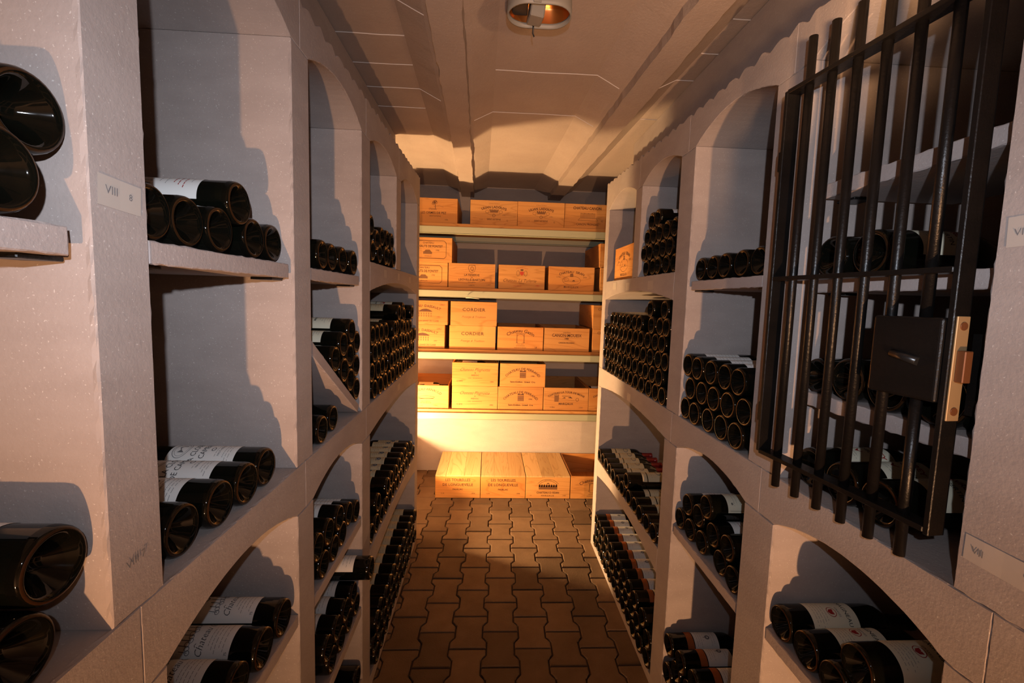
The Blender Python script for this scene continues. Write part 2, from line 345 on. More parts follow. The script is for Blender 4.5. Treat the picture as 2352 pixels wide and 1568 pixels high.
def paver_floor():
    bm = bmesh.new(); lay = bm.loops.layers.color.new('tone')
    box(bm, -0.96, 1.2, -2.0, 3.6, -0.06, -0.014, mi=1)
    r = random.Random(3)
    out = [(0.0742, 0.0895), (0.0742, 0.060), (0.0550, 0.037), (0.0550, -0.037), (0.0742, -0.060), (0.0742, -0.0895)]
    out = out + [(-x, y) for x, y in out[::-1]]
    for ci in range(-8, 10):
        for k in range(-20, 7):
            cx = 0.0355+ci*0.1325; cy = 2.615+k*0.184+(0.092 if ci % 2 else 0.0)
            if cy > 3.66 or cy < -1.9 or cx+0.025*cy < -1.0 or cx+0.025*cy > 1.2: continue
            dz = r.uniform(-0.0012, 0.0012); tx = r.uniform(-0.004, 0.004); ty = r.uniform(-0.004, 0.004); t = r.uniform(0.80, 1.10)
            jx, jy = r.uniform(-.0008, .0008), r.uniform(-.001, .001)
            def P(x, y, z): return (cx+jx+x+0.025*(cy+y), cy+jy+y, z+dz+tx*x+ty*y)
            A = [bm.verts.new(P(x*0.92, y*0.94, 0)) for x, y in out]
            A2 = [bm.verts.new(P(x*0.965, y*0.975, -0.0016)) for x, y in out]
            B = [bm.verts.new(P(x, y, -0.0065)) for x, y in out]
            Cc = [bm.verts.new(P(x, y, -0.03)) for x, y in out]
            fs = []
            for U, V in ((A, A2), (A2, B), (B, Cc)):
                for i in range(12): fs.append(bm.faces.new((U[i], V[i], V[(i+1) % 12], U[(i+1) % 12])))
            f = bm.faces.new(A); fs.append(f)
            for f in fs:
                for lp in f.loops: lp[lay] = (t, t, t, 1)
            bmesh.ops.triangulate(bm, faces=[fs[-1]])
    mt = stone('concrete_paver', (0.135, 0.080, 0.043), (0.215, 0.136, 0.080), bump=0.5, scale=1.2, speck=False)
    nt = mt.node_tree; b = nt.nodes['Principled BSDF']; src = b.inputs['Base Color'].links[0].from_socket
    at = nt.nodes.new('ShaderNodeVertexColor'); at.layer_name = 'tone'
    mx = N(nt, 'ShaderNodeMix', data_type='RGBA', blend_type='MULTIPLY'); mx.inputs[0].default_value = 1.0
    nt.links.new(src, mx.inputs[6]); nt.links.new(at.outputs[0], mx.inputs[7]); nt.links.new(mx.outputs[2], b.inputs['Base Color'])
    tag(obj('floor', bm, [mt, GROUT]), kind='structure')
paver_floor()

def ceiling():
    bm = bmesh.new()
    def joists(y): 
        c1 = -0.142-0.020*(y-1.4); c2 = 0.552-0.034*(y-1.4)
        return [c1-0.66, c1, c2, c2+0.66]
    r = random.Random(11)
    def prof(y, jit=True):
        pts = []
        js = joists(y)
        pts.append((-1.1, 2.25))
        for c in js:
            j1 = (noise.noise((c*3, y*14, 0))*0.005+noise.noise((c*3, y*60, 2))*0.002) if jit else 0
            j2 = (noise.noise((c*3, y*14, 7))*0.005+noise.noise((c*3, y*60, 5))*0.002) if jit else 0
            pts += [(c-0.155, 2.25), (c-0.068+j1*.6, 2.207), (c-0.050+j1, 2.203), (c-0.047+j1, 2.172), (c+0.047+j2, 2.170), (c+0.050+j2, 2.203), (c+0.066+j2*.6, 2.207), (c+0.150, 2.25)]
        pts.append((1.35, 2.25)); return pts
    ys = [-2.05+0.03*i for i in range(int(5.75/0.03)+1)]
    prev = None
    for y in ys:
        row = [bm.verts.new((x, y, z)) for x, z in prof(y)]
        if prev:
            for i in range(len(row)-1): bm.faces.new((prev[i], prev[i+1], row[i+1], row[i]))
        prev = row
    # mortar squeezed out between the filler blocks
    for k in range(-18, 10):
        y0 = 1.585+k*0.19
        if y0 < -1.9 or y0 > 2.2: continue
        for b in range(3):
            if r.random() < 0.22: continue
            pa = prof(y0, False); i0 = 7+8*b; seg = pa[i0:i0+4]        # slope, flat, slope
            a = r.choice([0, 0, 1]); e = r.choice([3, 3, 2]); dens = []
            for i in range(a, e):
                (xa, za), (xb, zb) = seg[i], seg[i+1]; n = 14 if abs(xb-xa) > 0.2 else 5
                dens += [(xa+(xb-xa)*j/n, za+(zb-za)*j/n) for j in range(n)]
            dens.append(seg[e]); pv = None
            for (x, z) in dens:
                yy = y0+noise.noise((x*9, y0*3, 1))*0.004; w = 0.0009+0.0014*abs(noise.noise((x*30, y0, 4)))
                q = [bm.verts.new((x, yy-w, z-0.0005)), bm.verts.new((x, yy, z-0.0028)), bm.verts.new((x, yy+w, z-0.0005))]
                if pv:
                    for j in range(2): bm.faces.new((pv[j], pv[j+1], q[j+1], q[j])).material_index = 1
                pv = q
    for v in bm.verts: pass
    # solid above
    box(bm, -1.1, 1.35, -2.05, 3.70, 2.30, 2.40)
    tag(obj('ceiling', bm, [CEIL, MORTAR], fix=False), kind='structure')
ceiling()

# ---------------------------------------------------------------- stone racks
def scal(y): return 1.938+0.035*y+0.011*abs(math.sin(y*PI/0.066+0.5*noise.noise((y*6, 2, 1))))+0.006*noise.noise((y*40, 1, 3))
def lintel(a0, a, b, b0, zs, rise, top=True, ztop=None):
    pts = [(a0, zs)] if a0 < a-1e-4 else []
    n = 18
    pts += [(a+(b-a)*i/n, zs+rise*(1-(2*i/n-1)**2)) for i in range(n+1)]
    if b0 > b+1e-4: pts.append((b0, zs))
    if ztop is not None: pts += [(b0, ztop), (a0, ztop)]
    else:
        m_ = int((b0-a0)/0.008)
        pts += [(b0-(b0-a0)*i/m_, scal(b0-(b0-a0)*i/m_)) for i in range(m_+1)]
    return pts
def rack(name, side, label, P, small, E):
    """P: list of (y0,y1) uprights near to far, last pair closes the wide bay; small: little upright of the wide bay"""
    root = empty(name, (0, 0, 0)); tag(root, label, 'wine rack')
    x0 = XL if side < 0 else XR
    D = 0.52*side
    sd = [0]
    def part(nm, poly, xa=x0, xb=None, amp=0.0012, mt=STONE, parent=root):
        bm = bmesh.new(); sd[0] += 1
        slab(bm, poly, xa, (x0+D) if xb is None else xb, amp=amp, seed=sd[0]+(100 if side > 0 else 0)); return obj(nm, bm, mt, parent)
    R_ = lambda a, b, c, d: [(a, c), (b, c), (b, d), (a, d)]
    n = len(P)
    for i, (a, b) in enumerate(P):
        part('upright', R_(a, b, 0.0, 0.932)); part('upright', R_(a, b, 1.0375, 1.884))
    mid = lambda p: (p[0]+p[1])/2
    for i in range(n-2):
        a0 = P[i][0] if i == 0 else mid(P[i]); b0 = mid(P[i+1])
        part('arched_lintel', lintel(a0, P[i][1], P[i+1][0], b0, 1.885, 0.046))
        part('arched_ledge', lintel(a0, P[i][1], P[i+1][0], b0, 0.933, 0.040, ztop=1.037))
    a0 = mid(P[-2]); a = P[-2][1]; b = P[-1][0]; b0 = P[-1][1]
    part('arched_lintel', lintel(a0, a, small[0], mid(small), 1.885, 0.042))
    part('arched_lintel', lintel(mid(small), small[1], b, b0, 1.885, 0.050))
    part('upright', R_(small[0], small[1], 1.509, 1.884))
    part('arched_ledge', lintel(a0, a, b, b0, 0.933, 0.030, ztop=1.037))
    part('arched_ledge', lintel(a, a, b, b, 1.412, 0.040, ztop=1.508))
    part('arched_ledge', lintel(a, a, b, b, 0.432, 0.040, ztop=0.525))
    # sills, back and the masonry up to the ceiling
    for i in range(n-1):
        zz = (0.045 if side < 0 else 0.035) if i == n-2 else 0.13
        part('sill', R_(P[i][1], P[i+1][0], 0.0, zz))
    bm = bmesh.new(); xs = sorted((x0+D, x0+D+0.035*side)); box(bm, xs[0], xs[1], P[0][0], P[-1][1], 0.0, 1.95); obj('back_panel', bm, PLASTER, root)
    bm = bmesh.new(); xs = sorted((x0+0.13*side, x0+D)); box(bm, xs[0], xs[1], P[0][0], P[-1][1]-0.01, 1.93, 2.245); obj('infill_block', bm, STONE, root)
    return root, part
def shelf(root, side, y0, y1, ztop, th=0.027, rec=0.002, depth=0.30):
    x0 = XL if side < 0 else XR
    bm = bmesh.new(); slab(bm, [(y0, ztop-th), (y1, ztop-th), (y1, ztop), (y0, ztop)], x0+rec*side, x0+depth*side, amp=0.0010, seed=int(ztop*1000+y0*77))
    sh = obj('shelf_slab', bm, SHELFSTONE, root)
    for yy in (y0+0.0, y1-0.03):
        bm = bmesh.new(); xs = sorted((x0+0.02*side, x0+0.06*side)); box(bm, xs[0]+(0.05 if rec > .01 else 0), xs[1]+(0.05 if rec > .01 else 0), yy, yy+0.045, ztop-th-0.005, ztop-th-0.0002, bev=0.001)
        b = obj('metal_bracket', bm, IRON, sh)
    return sh
LP = [(-0.46, -0.385), (-0.015, 0.06), (0.470, 0.545), (0.932, 1.015), (1.412, 1.507), (2.450, 2.530)]
RP = [(-0.52, -0.43), (-0.04, 0.05), (0.440, 0.537), (0.905, 1.015), (1.412, 1.517), (2.4205, 2.490)]
lrack, lpart = rack('stone_wine_rack', -1, 'tall pale stone wine rack with arched niches along the left wall', LP, (1.920, 2.012), 0)
rrack, rpart = rack('stone_wine_rack', 1, 'tall pale stone wine rack with arched niches and iron gate on the right', RP, (1.9010, 1.980), 0)
SHELVES = [(lrack, -1, 0.063, 0.448, 1.455), (lrack, -1, 0.548, 0.911, 1.455), (lrack, -1, 1.018, 1.389, 1.455),
           (lrack, -1, 0.548, 0.925, 0.714), (lrack, -1, 1.018, 1.405, 0.691), (lrack, -1, 1.018, 1.405, 0.385),
           (rrack, 1, 1.018, 1.385, 1.4715), (rrack, 1, 1.018, 1.402, 0.671), (rrack, 1, 0.540, 0.920, 0.6965),
           (rrack, 1, 0.520, 0.885, 1.642), (rrack, 1, 0.520, 0.885, 1.4585), (rrack, 1, 0.520, 0.884, 1.230)]
for a in SHELVES:
    y1 = a[3]
    if a[4] in (0.714,): y1 = 0.929
    if a[4] in (0.6965,): y1 = 0.903
    r_ = 0.030 if (a[1] > 0 and a[2] == 0.520) else 0.002
    shelf(a[0], a[1], max(a[2], 0.540) if (a[1] > 0 and a[2] < 0.6) else a[2], y1, a[4], rec=r_)
# slanting divider in the second left bay
bm = bmesh.new(); slab(bm, [(1.0155, 1.268), (1.0155, 1.302), (1.392, 1.062), (1.378, 1.042)], XL-0.004, XL-0.30, amp=0.0008, seed=5)
obj('slanting_slab', bm, SHELFSTONE, lrack)

# ---------------------------------------------------------------- paper strips and pencil marks on the stone
def on_face(side, root, name, y, z, w, h, mt, rows=(), rot=0.0, label=None, ink=GREYINK):
    """w along the aisle, drawn upright on the rack face; text reads from the aisle"""
    x0 = (XL+0.0006) if side < 0 else (XR-0.0006)
    I = Ink(); 
    if mt is not None: I.add(*paper_grid(w, h, 4, 2), 0)
    for k, (t, dx, dz, s) in enumerate(rows): I.text(t, dx, dz, s, 1)
    bm = bmesh.new(); c, sn = math.cos(rot), math.sin(rot)
    ids = set()
    for f, m_ in zip(I.f, I.m):
        if m_ == 1: ids |= set(f)
    vs_ = []
    for i, (a, b) in enumerate(I.v):
        e = 0.0009 if i in ids else 0.0003*math.sin(a*60)**2
        aa, bb = a*c-b*sn, a*sn+b*c
        vs_.append(bm.verts.new((x0+e*(1 if side < 0 else -1), y+(aa if side < 0 else -aa), z+bb)))
    for f, m_ in zip(I.f, I.m): bm.faces.new([vs_[i] for i in f]).material_index = m_
    o = obj(name, bm, [mt or TAPE, ink], root, fix=False)
    if label: o['label'] = label
    return o
on_face(-1, lrack, 'paper_strip', 0.507, 1.496, 0.056, 0.031, TAPE, [('VIII', -0.012, -0.002, 0.012), ('8', 0.013, -0.002, 0.010)], rot=-0.06)
on_face(1, rrack, 'paper_strip', 0.485, 1.099, 0.088, 0.033, TAPE, [('VII', -0.028, -0.004, 0.013), ('9', 0.026, -0.006, 0.015)], rot=-0.02)
on_face(1, rrack, 'paper_strip', 0.500, 1.498, 0.052, 0.036, TAPE, [('VII', -0.012, -0.005, 0.012)], rot=0.03)
on_face(-1, lrack, 'pencil_mark', 0.503, 1.098, 0.05, 0.03, None, [('VIII 7', 0, -0.005, 0.013)], rot=0.1)
for (yy, zz, w_) in ((2.249, 1.480, 0.06), (2.032, 1.472, 0.05), (1.742, 1.470, 0.06), (1.93, 0.985, 0.05)):
    on_face(1, rrack, 'tape_strip', yy, zz, w_, 0.034, TAPE)
for (yy, zz, w_) in ((1.72, 1.480, 0.045), (1.965, 1.480, 0.045), (2.24, 1.478, 0.045), (1.985, 1.000, 0.05)):
    on_face(-1, lrack, 'tape_strip', yy, zz, w_, 0.028, TAPE)

# ---------------------------------------------------------------- bottles
def bottle_meshes(R, L, kind):
    """three shared meshes: glass body, heel and punt, foil"""
    k = R/0.0365
    if kind == 'bordeaux':
        body = [(0.0105, R), (0.185, R), (0.197, R*.985), (0.208, R*.90), (0.217, R*.74), (0.225, R*.56), (0.233, .0172), (0.243, .0150), (0.268, .0142), (0.2835, .0142)]
        foil = [(0.234, .0171), (0.243, .0154), (0.268, .0146), (0.281, .0146), (0.282, .0156), (0.291, .0156), (0.293, .0140), (0.293, 0)]
    else:
        body = [(0.0105, R), (0.150, R), (0.168, R*.97), (0.186, R*.86), (0.203, R*.68), (0.220, R*.51), (0.238, .0170), (0.258, .0150), (0.2835, .0142)]
        foil = [(0.236, .0176), (0.258, .0154), (0.281, .0146), (0.282, .0156), (0.291, .0156), (0.293, .0140), (0.293, 0)]
    q = L/0.293
    body = [(x*q if x > .02 else x, r) for x, r in body]; foil = [(x*q, r) for x, r in foil]
    base = [(0.030, 0), (0.0285, R*.16), (0.022, R*.34), (0.012, R*.56), (0.0045, R*.72), (0.0008, R*.80), (0.0, R*.86), (0.0010, R*.925), (0.0040, R*.975), (0.0105, R)]
    ms = []
    for nm, pr, mats in (('wine_bottle', body, [GLASS]), ('heel', base, [HEELGLOW, PUNT]), ('foil_capsule', foil, [FOILDARK])):
        bm = bmesh.new(); lathe(bm, pr, 36)
        if nm == 'heel':
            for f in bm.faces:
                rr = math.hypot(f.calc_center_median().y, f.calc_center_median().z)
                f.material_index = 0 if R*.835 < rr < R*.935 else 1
            # amber light in the heel painted on as a ring
        bmesh.ops.recalc_face_normals(bm, faces=bm.faces)
        me = bpy.data.meshes.new(nm); bm.to_mesh(me); bm.free()
        for mt in mats: me.materials.append(mt)
        for p in me.polygons: p.use_smooth = True
        ms.append(me)
    return ms
def neck_mesh():
    return None
BM_ = {'b': (0.0350, 0.288, bottle_meshes(0.0350, 0.288, 'bordeaux')),
       's': (0.0345, 0.288, bottle_meshes(0.0345, 0.288, 'bordeaux')),
       'B': (0.0362, 0.293, bottle_meshes(0.0362, 0.293, 'bordeaux')),
       'g': (0.0400, 0.295, bottle_meshes(0.0400, 0.295, 'burgundy')),
       'M': (0.0470, 0.320, bottle_meshes(0.0470, 0.320, 'burgundy'))}
_fr = BM_['B'][2][2].copy(); _fr.materials.clear(); _fr.materials.append(FOILRED)
def red_foil_of(me):
    k = me.name+'_red'
    if k not in red_foil_of.c:
        c = me.copy(); c.materials.clear(); c.materials.append(FOILRED); red_foil_of.c[k] = c
    return red_foil_of.c[k]
red_foil_of.c = {}
def lines(I, ys, w, mi=1, seed=0, h=0.0007):
    for i, y in enumerate(ys): I.dashes(0, y, w*(0.6+0.4*((i*37) % 5)/4), h, mi, seed+i)
def art_label(kind, R):
    """artwork in metres: x round the bottle, y towards the neck, y=0 is the label's middle. returns Ink, materials, centre distance from base"""
    I = Ink(); 
    W_ = R*2.55
    if kind == 'white_oval':
        I.add(*paper_grid(W_, 0.118, 26, 4), 0)
        I.ell(0, 0.040, 0.022, 0.014, 0.0010, 2); I.ell(0, 0.040, 0.018, 0.011, 0.0006, 2)
        I.poly([(-0.010, 0.034), (0.010, 0.034), (0.010, 0.042), (0.004, 0.046), (-0.004, 0.041), (-0.010, 0.045)], 2)
        I.text('LA CLOSERIE', 0, 0.010, 0.0135, 1, sx=0.9); I.text('DE CAMENSAC', 0, -0.006, 0.0135, 1, sx=0.9)
        I.ell(0.0, -0.016, 0.005, 0.003, 0.0016, 2); lines(I, (-0.024,), 0.06, 2); I.text('HAUT-MEDOC', 0, -0.031, 0.005, 1)
        lines(I, (-0.038, -0.043, -0.048), 0.065, 2, 4)
    elif kind == 'white_castle':
        I.add(*paper_grid(W_, 0.118, 26, 4), 0)
        I.ell(0.0, 0.047, 0.007, 0.006, 0.0022, 2)
        for k in range(7): I.line([(-0.028+k*0.009, 0.012), (-0.026+k*0.009, 0.036-abs(k-3)*0.003)], 0.0013, 2)
        for k in range(5): I.line([(-0.030, 0.014+k*0.005), (0.030, 0.015+k*0.005)], 0.0008, 2)
        for k in range(10): I.ell(-0.028+k*0.0062, 0.012+0.002*(k % 3), 0.004, 0.004, 0.0011, 2, n=8)
        I.poly([(-0.020, 0.036), (0.0, 0.041), (0.020, 0.036)], 2)
        I.text('Chateau G', 0, -0.013, 0.018, 1, shear=0.4, sx=0.85, bold=-0.01); I.line([(-0.020, 0.001), (-0.017, 0.003), (-0.014, 0.001)], 0.0009)
        lines(I, (-0.021, -0.027, -0.033, -0.040, -0.047), 0.06, 1, 9, 0.0006)
        I.text('75', -0.030, -0.055, 0.006, 1)
    elif kind == 'magneau':
        I.add(*paper_grid(W_, 0.098, 26, 4), 0)
        I.text('MAGNEAU', 0, 0.026, 0.0115, 1, sx=1.05); I.text('GRAVES', 0, 0.012, 0.006, 2)
        I.poly([(-0.006, 0.004), (0.006, 0.004), (0.005, -0.004), (0, -0.008), (-0.005, -0.004)], 3); I.ell(0, 0, 0.010, 0.009, 0.0012, 3)
        lines(I, (-0.015, -0.021, -0.027, -0.033, -0.039), 0.055, 2, 2)
    elif kind == 'strip':      # cream label and its lower strip
        I.add([(x, y-0.0) for x, y in paper_grid(W_, 0.080, 26, 3)[0]], paper_grid(W_, 0.080, 26, 3)[1], 0)
        I.add([(x, y-0.054) for x, y in paper_grid(W_, 0.020, 26, 1)[0]], paper_grid(W_, 0.020, 26, 1)[1], 0)
        I.rect(0, -0.032, W_*.98, 0.003, 4); I.rect(0, -0.046, W_*.98, 0.0022, 4)
        I.ell(0, 0.012, 0.016, 0.011, 0.0030, 2); I.poly([(-0.012, 0.006), (0.012, 0.006), (0.008, 0.018), (-0.008, 0.018)], 2)
        lines(I, (-0.006, -0.013, -0.022), 0.06, 2, 3)
    elif kind == 'orange':
        I.add([(x, y+0.004) for x, y in paper_grid(W_, 0.080, 26, 3)[0]], paper_grid(W_, 0.080, 26, 3)[1], 0)
        I.add([(x, y-0.050) for x, y in paper_grid(W_, 0.022, 26, 2)[0]], paper_grid(W_, 0.022, 26, 2)[1], 4)
        I.rect(0.004, -0.055, 0.030, 0.010, 0)
        I.ell(0, 0.010, 0.005, 0.006, 0.0040, 2); I.line([(0, 0.010), (0, -0.004)], 0.0015, 2); I.line([(-0.010, -0.004), (0.010, -0.004)], 0.0012, 2)
        lines(I, (0.030, 0.022, -0.012, -0.019, -0.026), 0.06, 2, 6)
    elif kind == 'blue':
        I.add(*paper_grid(W_, 0.105, 26, 4), 0)
        I.ell(0, -0.026, 0.006, 0.007, 0.006, 3); I.poly([(-0.014, -0.028), (0.014, -0.028), (0.009, -0.019), (-0.009, -0.019)], 3)
        for k in (-1, 0, 1): I.ell(k*0.009, -0.014, 0.003, 0.003, 0.002, 2, n=8)
        lines(I, (0.040, 0.033, 0.024, 0.014, 0.006, -0.002, -0.040, -0.045), 0.062, 2, 8, 0.0012)
    elif kind == 'margaux':
        I.add(*paper_grid(W_, 0.105, 26, 4), 0)
        I.ell(0, 0.035, 0.024, 0.010, 0.0030, 2); I.text('Monbrison', 0, 0.006, 0.012, 2, shear=0.4); I.text('MARGAUX', 0, -0.010, 0.0085, 1, bold=0.02)
        lines(I, (-0.020, -0.027, -0.034, -0.041, -0.047), 0.055, 2, 5)
    elif kind == 'shield':
        I.add(*paper_grid(W_, 0.105, 26, 4), 0)
        I.text('MARGAUX', 0, 0.020, 0.0085, 1, bold=0.02)
        I.poly([(-0.0115-0.008, 0.004), (0.0035-0.008, 0.004), (0.0035-0.008, -0.014), (-0.004-0.008, -0.021), (-0.0115-0.008, -0.014)], 3)
        I.line([(-0.012, 0.0), (-0.012, -0.014)], 0.0016, 0); I.line([(-0.016, -0.005), (-0.008, -0.005)], 0.0012, 0)
        lines(I, (0.036, 0.030, -0.030, -0.037, -0.043), 0.055, 2, 12)
    elif kind == 'ney':
        I.add(*paper_grid(W_, 0.115, 26, 4), 0)
        for s_ in (1, -1): I.line([(s_*W_*.44, -0.052), (s_*W_*.44, 0.052)], 0.0008, 4)
        I.line([(-W_*.44, -0.052), (W_*.44, -0.052)], 0.0008, 4)
        I.text('CISSAC-CARNEY', 0, 0.018, 0.0125, 1, sx=0.62, bold=0.015); I.text('HAUT-MEDOC', 0, 0.004, 0.007, 1)
        lines(I, (-0.004, -0.012, -0.020, -0.030, -0.038), 0.055, 2, 15); I.ell(0.02, -0.044, 0.0025, 0.0018, 0.002, 1, n=8)
    elif kind == 'engraved':
        I.add(*paper_grid(W_, 0.105, 26, 4), 0)
        for k in range(9): I.line([(-0.026+k*0.0065, 0.020), (-0.026+k*0.0065, 0.036)], 0.0015, 2)
        I.line([(-0.030, 0.020), (0.030, 0.020)], 0.002, 1); I.line([(-0.030, 0.037), (0.030, 0.037)], 0.0015, 1)
        lines(I, (0.008, -0.002), 0.05, 2, 3); lines(I, (-0.014, -0.022, -0.030), 0.055, 3, 7, 0.0014); lines(I, (-0.040,), 0.05, 2, 9)
    elif kind == 'gate':
        I.add(*paper_grid(R*2.6, 0.092, 26, 4), 0)
        I.line([(-R*1.2, -0.040), (R*1.2, -0.040)], 0.0014, 2); I.line([(-R*1.2, 0.040), (R*1.2, 0.040)], 0.0014, 2)
        I.text('GEVREY', 0, 0.020, 0.015, 3, bold=0.02); I.text('CHAMBERTIN', 0, 0.002, 0.0115, 1); I.poly([(-0.008, -0.008), (0.008, -0.008), (0, -0.020)], 3)
        lines(I, (-0.026, -0.032), 0.055, 2, 3)
    else:
        I.add(*paper_grid(W_, 0.105, 26, 4), 0)
        lines(I, (0.040, 0.031, 0.020, 0.010, 0.0, -0.010, -0.020, -0.031, -0.040), 0.064, 2, 20, 0.0009)
    return I
LABELMATS = {'white_oval': PAPER, 'white_castle': PAPER, 'magneau': CREAM, 'strip': AGED, 'orange': PAPER, 'blue': AGED, 'margaux': CREAM, 'shield': CREAM, 'ney': CREAM, 'engraved': PAPER, 'gate': CREAM, 'lines': PAPER, 'aged': AGED}
THIRD = {'blue': BLUEINK, 'shield': REDINK, 'magneau': REDINK, 'gate': REDINK, 'engraved': REDINK}
CENTRE = {'white_oval': 0.105, 'white_castle': 0.105, 'magneau': 0.100, 'strip': 0.128, 'orange': 0.116, 'ney': 0.106, 'blue': 0.118, 'gate': 0.105, 'engraved': 0.100, 'lines': 0.102, 'margaux': 0.104, 'shield': 0.104}
_lm = {}
def label_mesh(kind, R, bend=None):
    key = (kind, R)
    if key in _lm: return _lm[key]
    I = art_label(kind, R); bm = bmesh.new()
    paper = set()
    for f, m_ in zip(I.f, I.m):
        if m_ == 0: paper |= set(f)
    cx = CENTRE.get(kind, 0.118)
    vs_ = []
    for i, (u, v) in enumerate(I.v):
        rr = R+(0.00025 if i in paper else 0.0007)
        a = -u/rr
        vs_.append(bm.verts.new((cx+v, rr*math.sin(a), rr*math.cos(a))))
    for f, m_ in zip(I.f, I.m): bm.faces.new([vs_[i] for i in f]).material_index = m_
    me = bpy.data.meshes.new('label'); bm.to_mesh(me); bm.free()
    for mt in (LABELMATS[kind], INK, GREYINK, THIRD.get(kind, REDINK), ORANGE if kind == 'orange' else BURNT): me.materials.append(mt)
    for p in me.polygons:
        if p.material_index == 0: p.use_smooth = True
    _lm[key] = me; return me
def bottle(x, y, z, side, typ='b', lab=None, foil=None, label='', group=None, roll=0.0, yaw=0.0, name='wine_bottle', rz=None, pitch=0.0):
    R, L, (mb, mh, mf) = BM_[typ]
    o = bpy.data.objects.new(name, mb); COL.objects.link(o)
    o.location = (x, y, z); o.rotation_euler = (0, -pitch, (0 if side > 0 else PI)+yaw if rz is None else rz)
    rx = roll
    tag(o, label, 'bottle', group)
    h = bpy.data.objects.new('heel', mh); COL.objects.link(h); h.parent = o; h['label'] = 'hollow glass heel with amber light painted in'
    if foil:
        f = bpy.data.objects.new('foil_capsule', red_foil_of(mf) if foil == 'red' else mf); COL.objects.link(f); f.parent = o
    if lab:
        l_ = bpy.data.objects.new('paper_label', label_mesh(lab, R)); COL.objects.link(l_); l_.parent = o; l_.rotation_euler = (rx, 0, 0)
    return o
ORD = ['first', 'second', 'third', 'fourth', 'fifth', 'sixth', 'seventh', 'eighth', 'ninth', 'tenth', 'eleventh', 'twelfth', 'thirteenth']
ROWN = ['bottom row', 'second row up', 'third row up', 'fourth row up', 'fifth row up', 'sixth row up']
# bin: side, bottle type, recess of the bottle ends behind the stone face, where it is, look of each row's label (None: hidden), foil
INFO = {
 'Rwide': (1, 's', -0.004, 'densely filled wide bin, right rack', [None, None, None, None, 'aged', None], None),
 'Lwide': (-1, 'b', 0.002, 'densely filled wide bin, left rack', [None, None, None, 'aged', None], None),
 'Ltop': (-1, 'b', 0.002, 'high niche in left rack', [None, None, None], None),
 'Rtop': (1, 's', 0.006, 'high niche in right rack', [None, None, None, 'lines'], None),
 'Lmid': (-1, 'B', 0.004, 'middle wide bin, left rack', [None, 'blue'], 'dark'),
 'Rmid': (1, 'B', -0.004, 'middle wide bin, right rack', ['strip', 'strip'], 'red'),
 'Llow': (-1, 'B', -0.010, 'floor-level wide bin, left rack', [None, None, 'aged'], None),
 'Rlow': (1, 'B', -0.006, 'floor-level wide bin, right rack', [None, None, 'orange'], 'dark'),
 'R2pile': (1, 'B', 0.000, 'right pile of fifteen bottles', [None, None, 'lines'], 'dark'),
 'R2shelf': (1, 'b', 0.012, 'single-row shelf, right rack', [None], None),
 'R2mid': (1, 'b', 0.010, 'low right shelf', ['lines', 'engraved', 'ney'], None),
 'R2low': (1, 'b', 0.000, 'floor pile beside gate', [None, 'orange', 'orange'], 'dark'),
 'R0low': (1, 'B', 0.008, 'shelf below the iron gate', ['magneau', 'magneau'], 'dark'),
 'L1shelf': (-1, 'b', 0.020, 'short shelf of the left rack', [None, 'engraved'], None),
 'L1ledge': (-1, 'B', 0.014, 'left ledge with white oval labels', ['white_oval'], 'dark'),
 'L1low': (-1, 'B', 0.006, 'lower left shelf, castle label', ['white_castle'], 'dark'),
 'L2shelf': (-1, 'b', 0.006, 'second left bay, upper shelf', [None], None),
 'L2mid': (-1, 'b', 0.004, 'second left bay, below the arch', ['lines', 'lines'], None),
}
for key, rows in BINS.items():
    side, typ, rec, phrase, labs, foil = INFO[key]
    R = BM_[typ][0]
    for ri, row in enumerate(rows):
        for ci, (y, z) in enumerate(sorted(row)):
            lab = labs[ri] if ri < len(labs) else None
            jit = rnd.uniform(-0.004, 0.004)
            dx = rec+jit
            ty = typ
            nrow = ROWN[ri] if len(rows) > 1 else ''
            if key == 'Rmid' and ri == 0 and 1.83 < y < 1.98: pass
            x = (XR+dx) if side > 0 else (XL-dx)
            # bottles visible from above show their paper; the rest of the pile shows none
            if key in ('Lwide',) and ri == 3: lab = 'aged'
            if key == 'R2mid' and ri == 0: lab = 'lines' if y > 1.33 else None
            if key in ('Lmid', 'Llow', 'Rlow', 'R2low', 'L2mid', 'Rwide') and ri < len(rows)-2: lab = None
            what = 'dark bottle' if not lab else {'orange': 'white-and-orange labelled bottle', 'blue': 'blue-crested bottle', 'strip': 'cream-labelled bottle', 'white_oval': 'bottle', 'white_castle': 'bottle', 'aged': 'old-labelled bottle', 'magneau': 'cream-labelled bottle', 'ney': 'green-cream labelled bottle', 'engraved': 'engraving-labelled bottle', 'lines': 'white-labelled bottle'}.get(lab, 'labelled bottle')
            n = len(row)
            if n == 1: pos = 'alone' if len(rows) == 1 else 'alone on top'
            elif ci == n-1 and n > 2: pos = 'farthest'
            elif ci == 0: pos = 'nearest camera'
            else: pos = ORD[ci]+' from near end'
            lb = '%s, %s%s, %s' % (what, pos, (' in '+nrow) if nrow and n > 1 else '', phrase)
            lb = ' '.join(lb.split())
            fo = foil if (lab or key in ('L1ledge', 'L1low', 'R0low')) else None
            bottle(x, y, z+{'Rmid': 0.0058, 'Rlow': 0.0010, 'Lmid': 0.0006}.get(key, 0.0004), side, ty, lab, fo, lb, phrase if True else None, roll=rnd.uniform(-0.25, 0.25)+(0.12*side), name='wine_bottle')
def B1(x, y, z, side, typ, lab, foil, text, group, roll=0.0, yaw=0.0, **k): return bottle(x, y, z, side, typ, lab, foil, text, group, roll, yaw, **k)
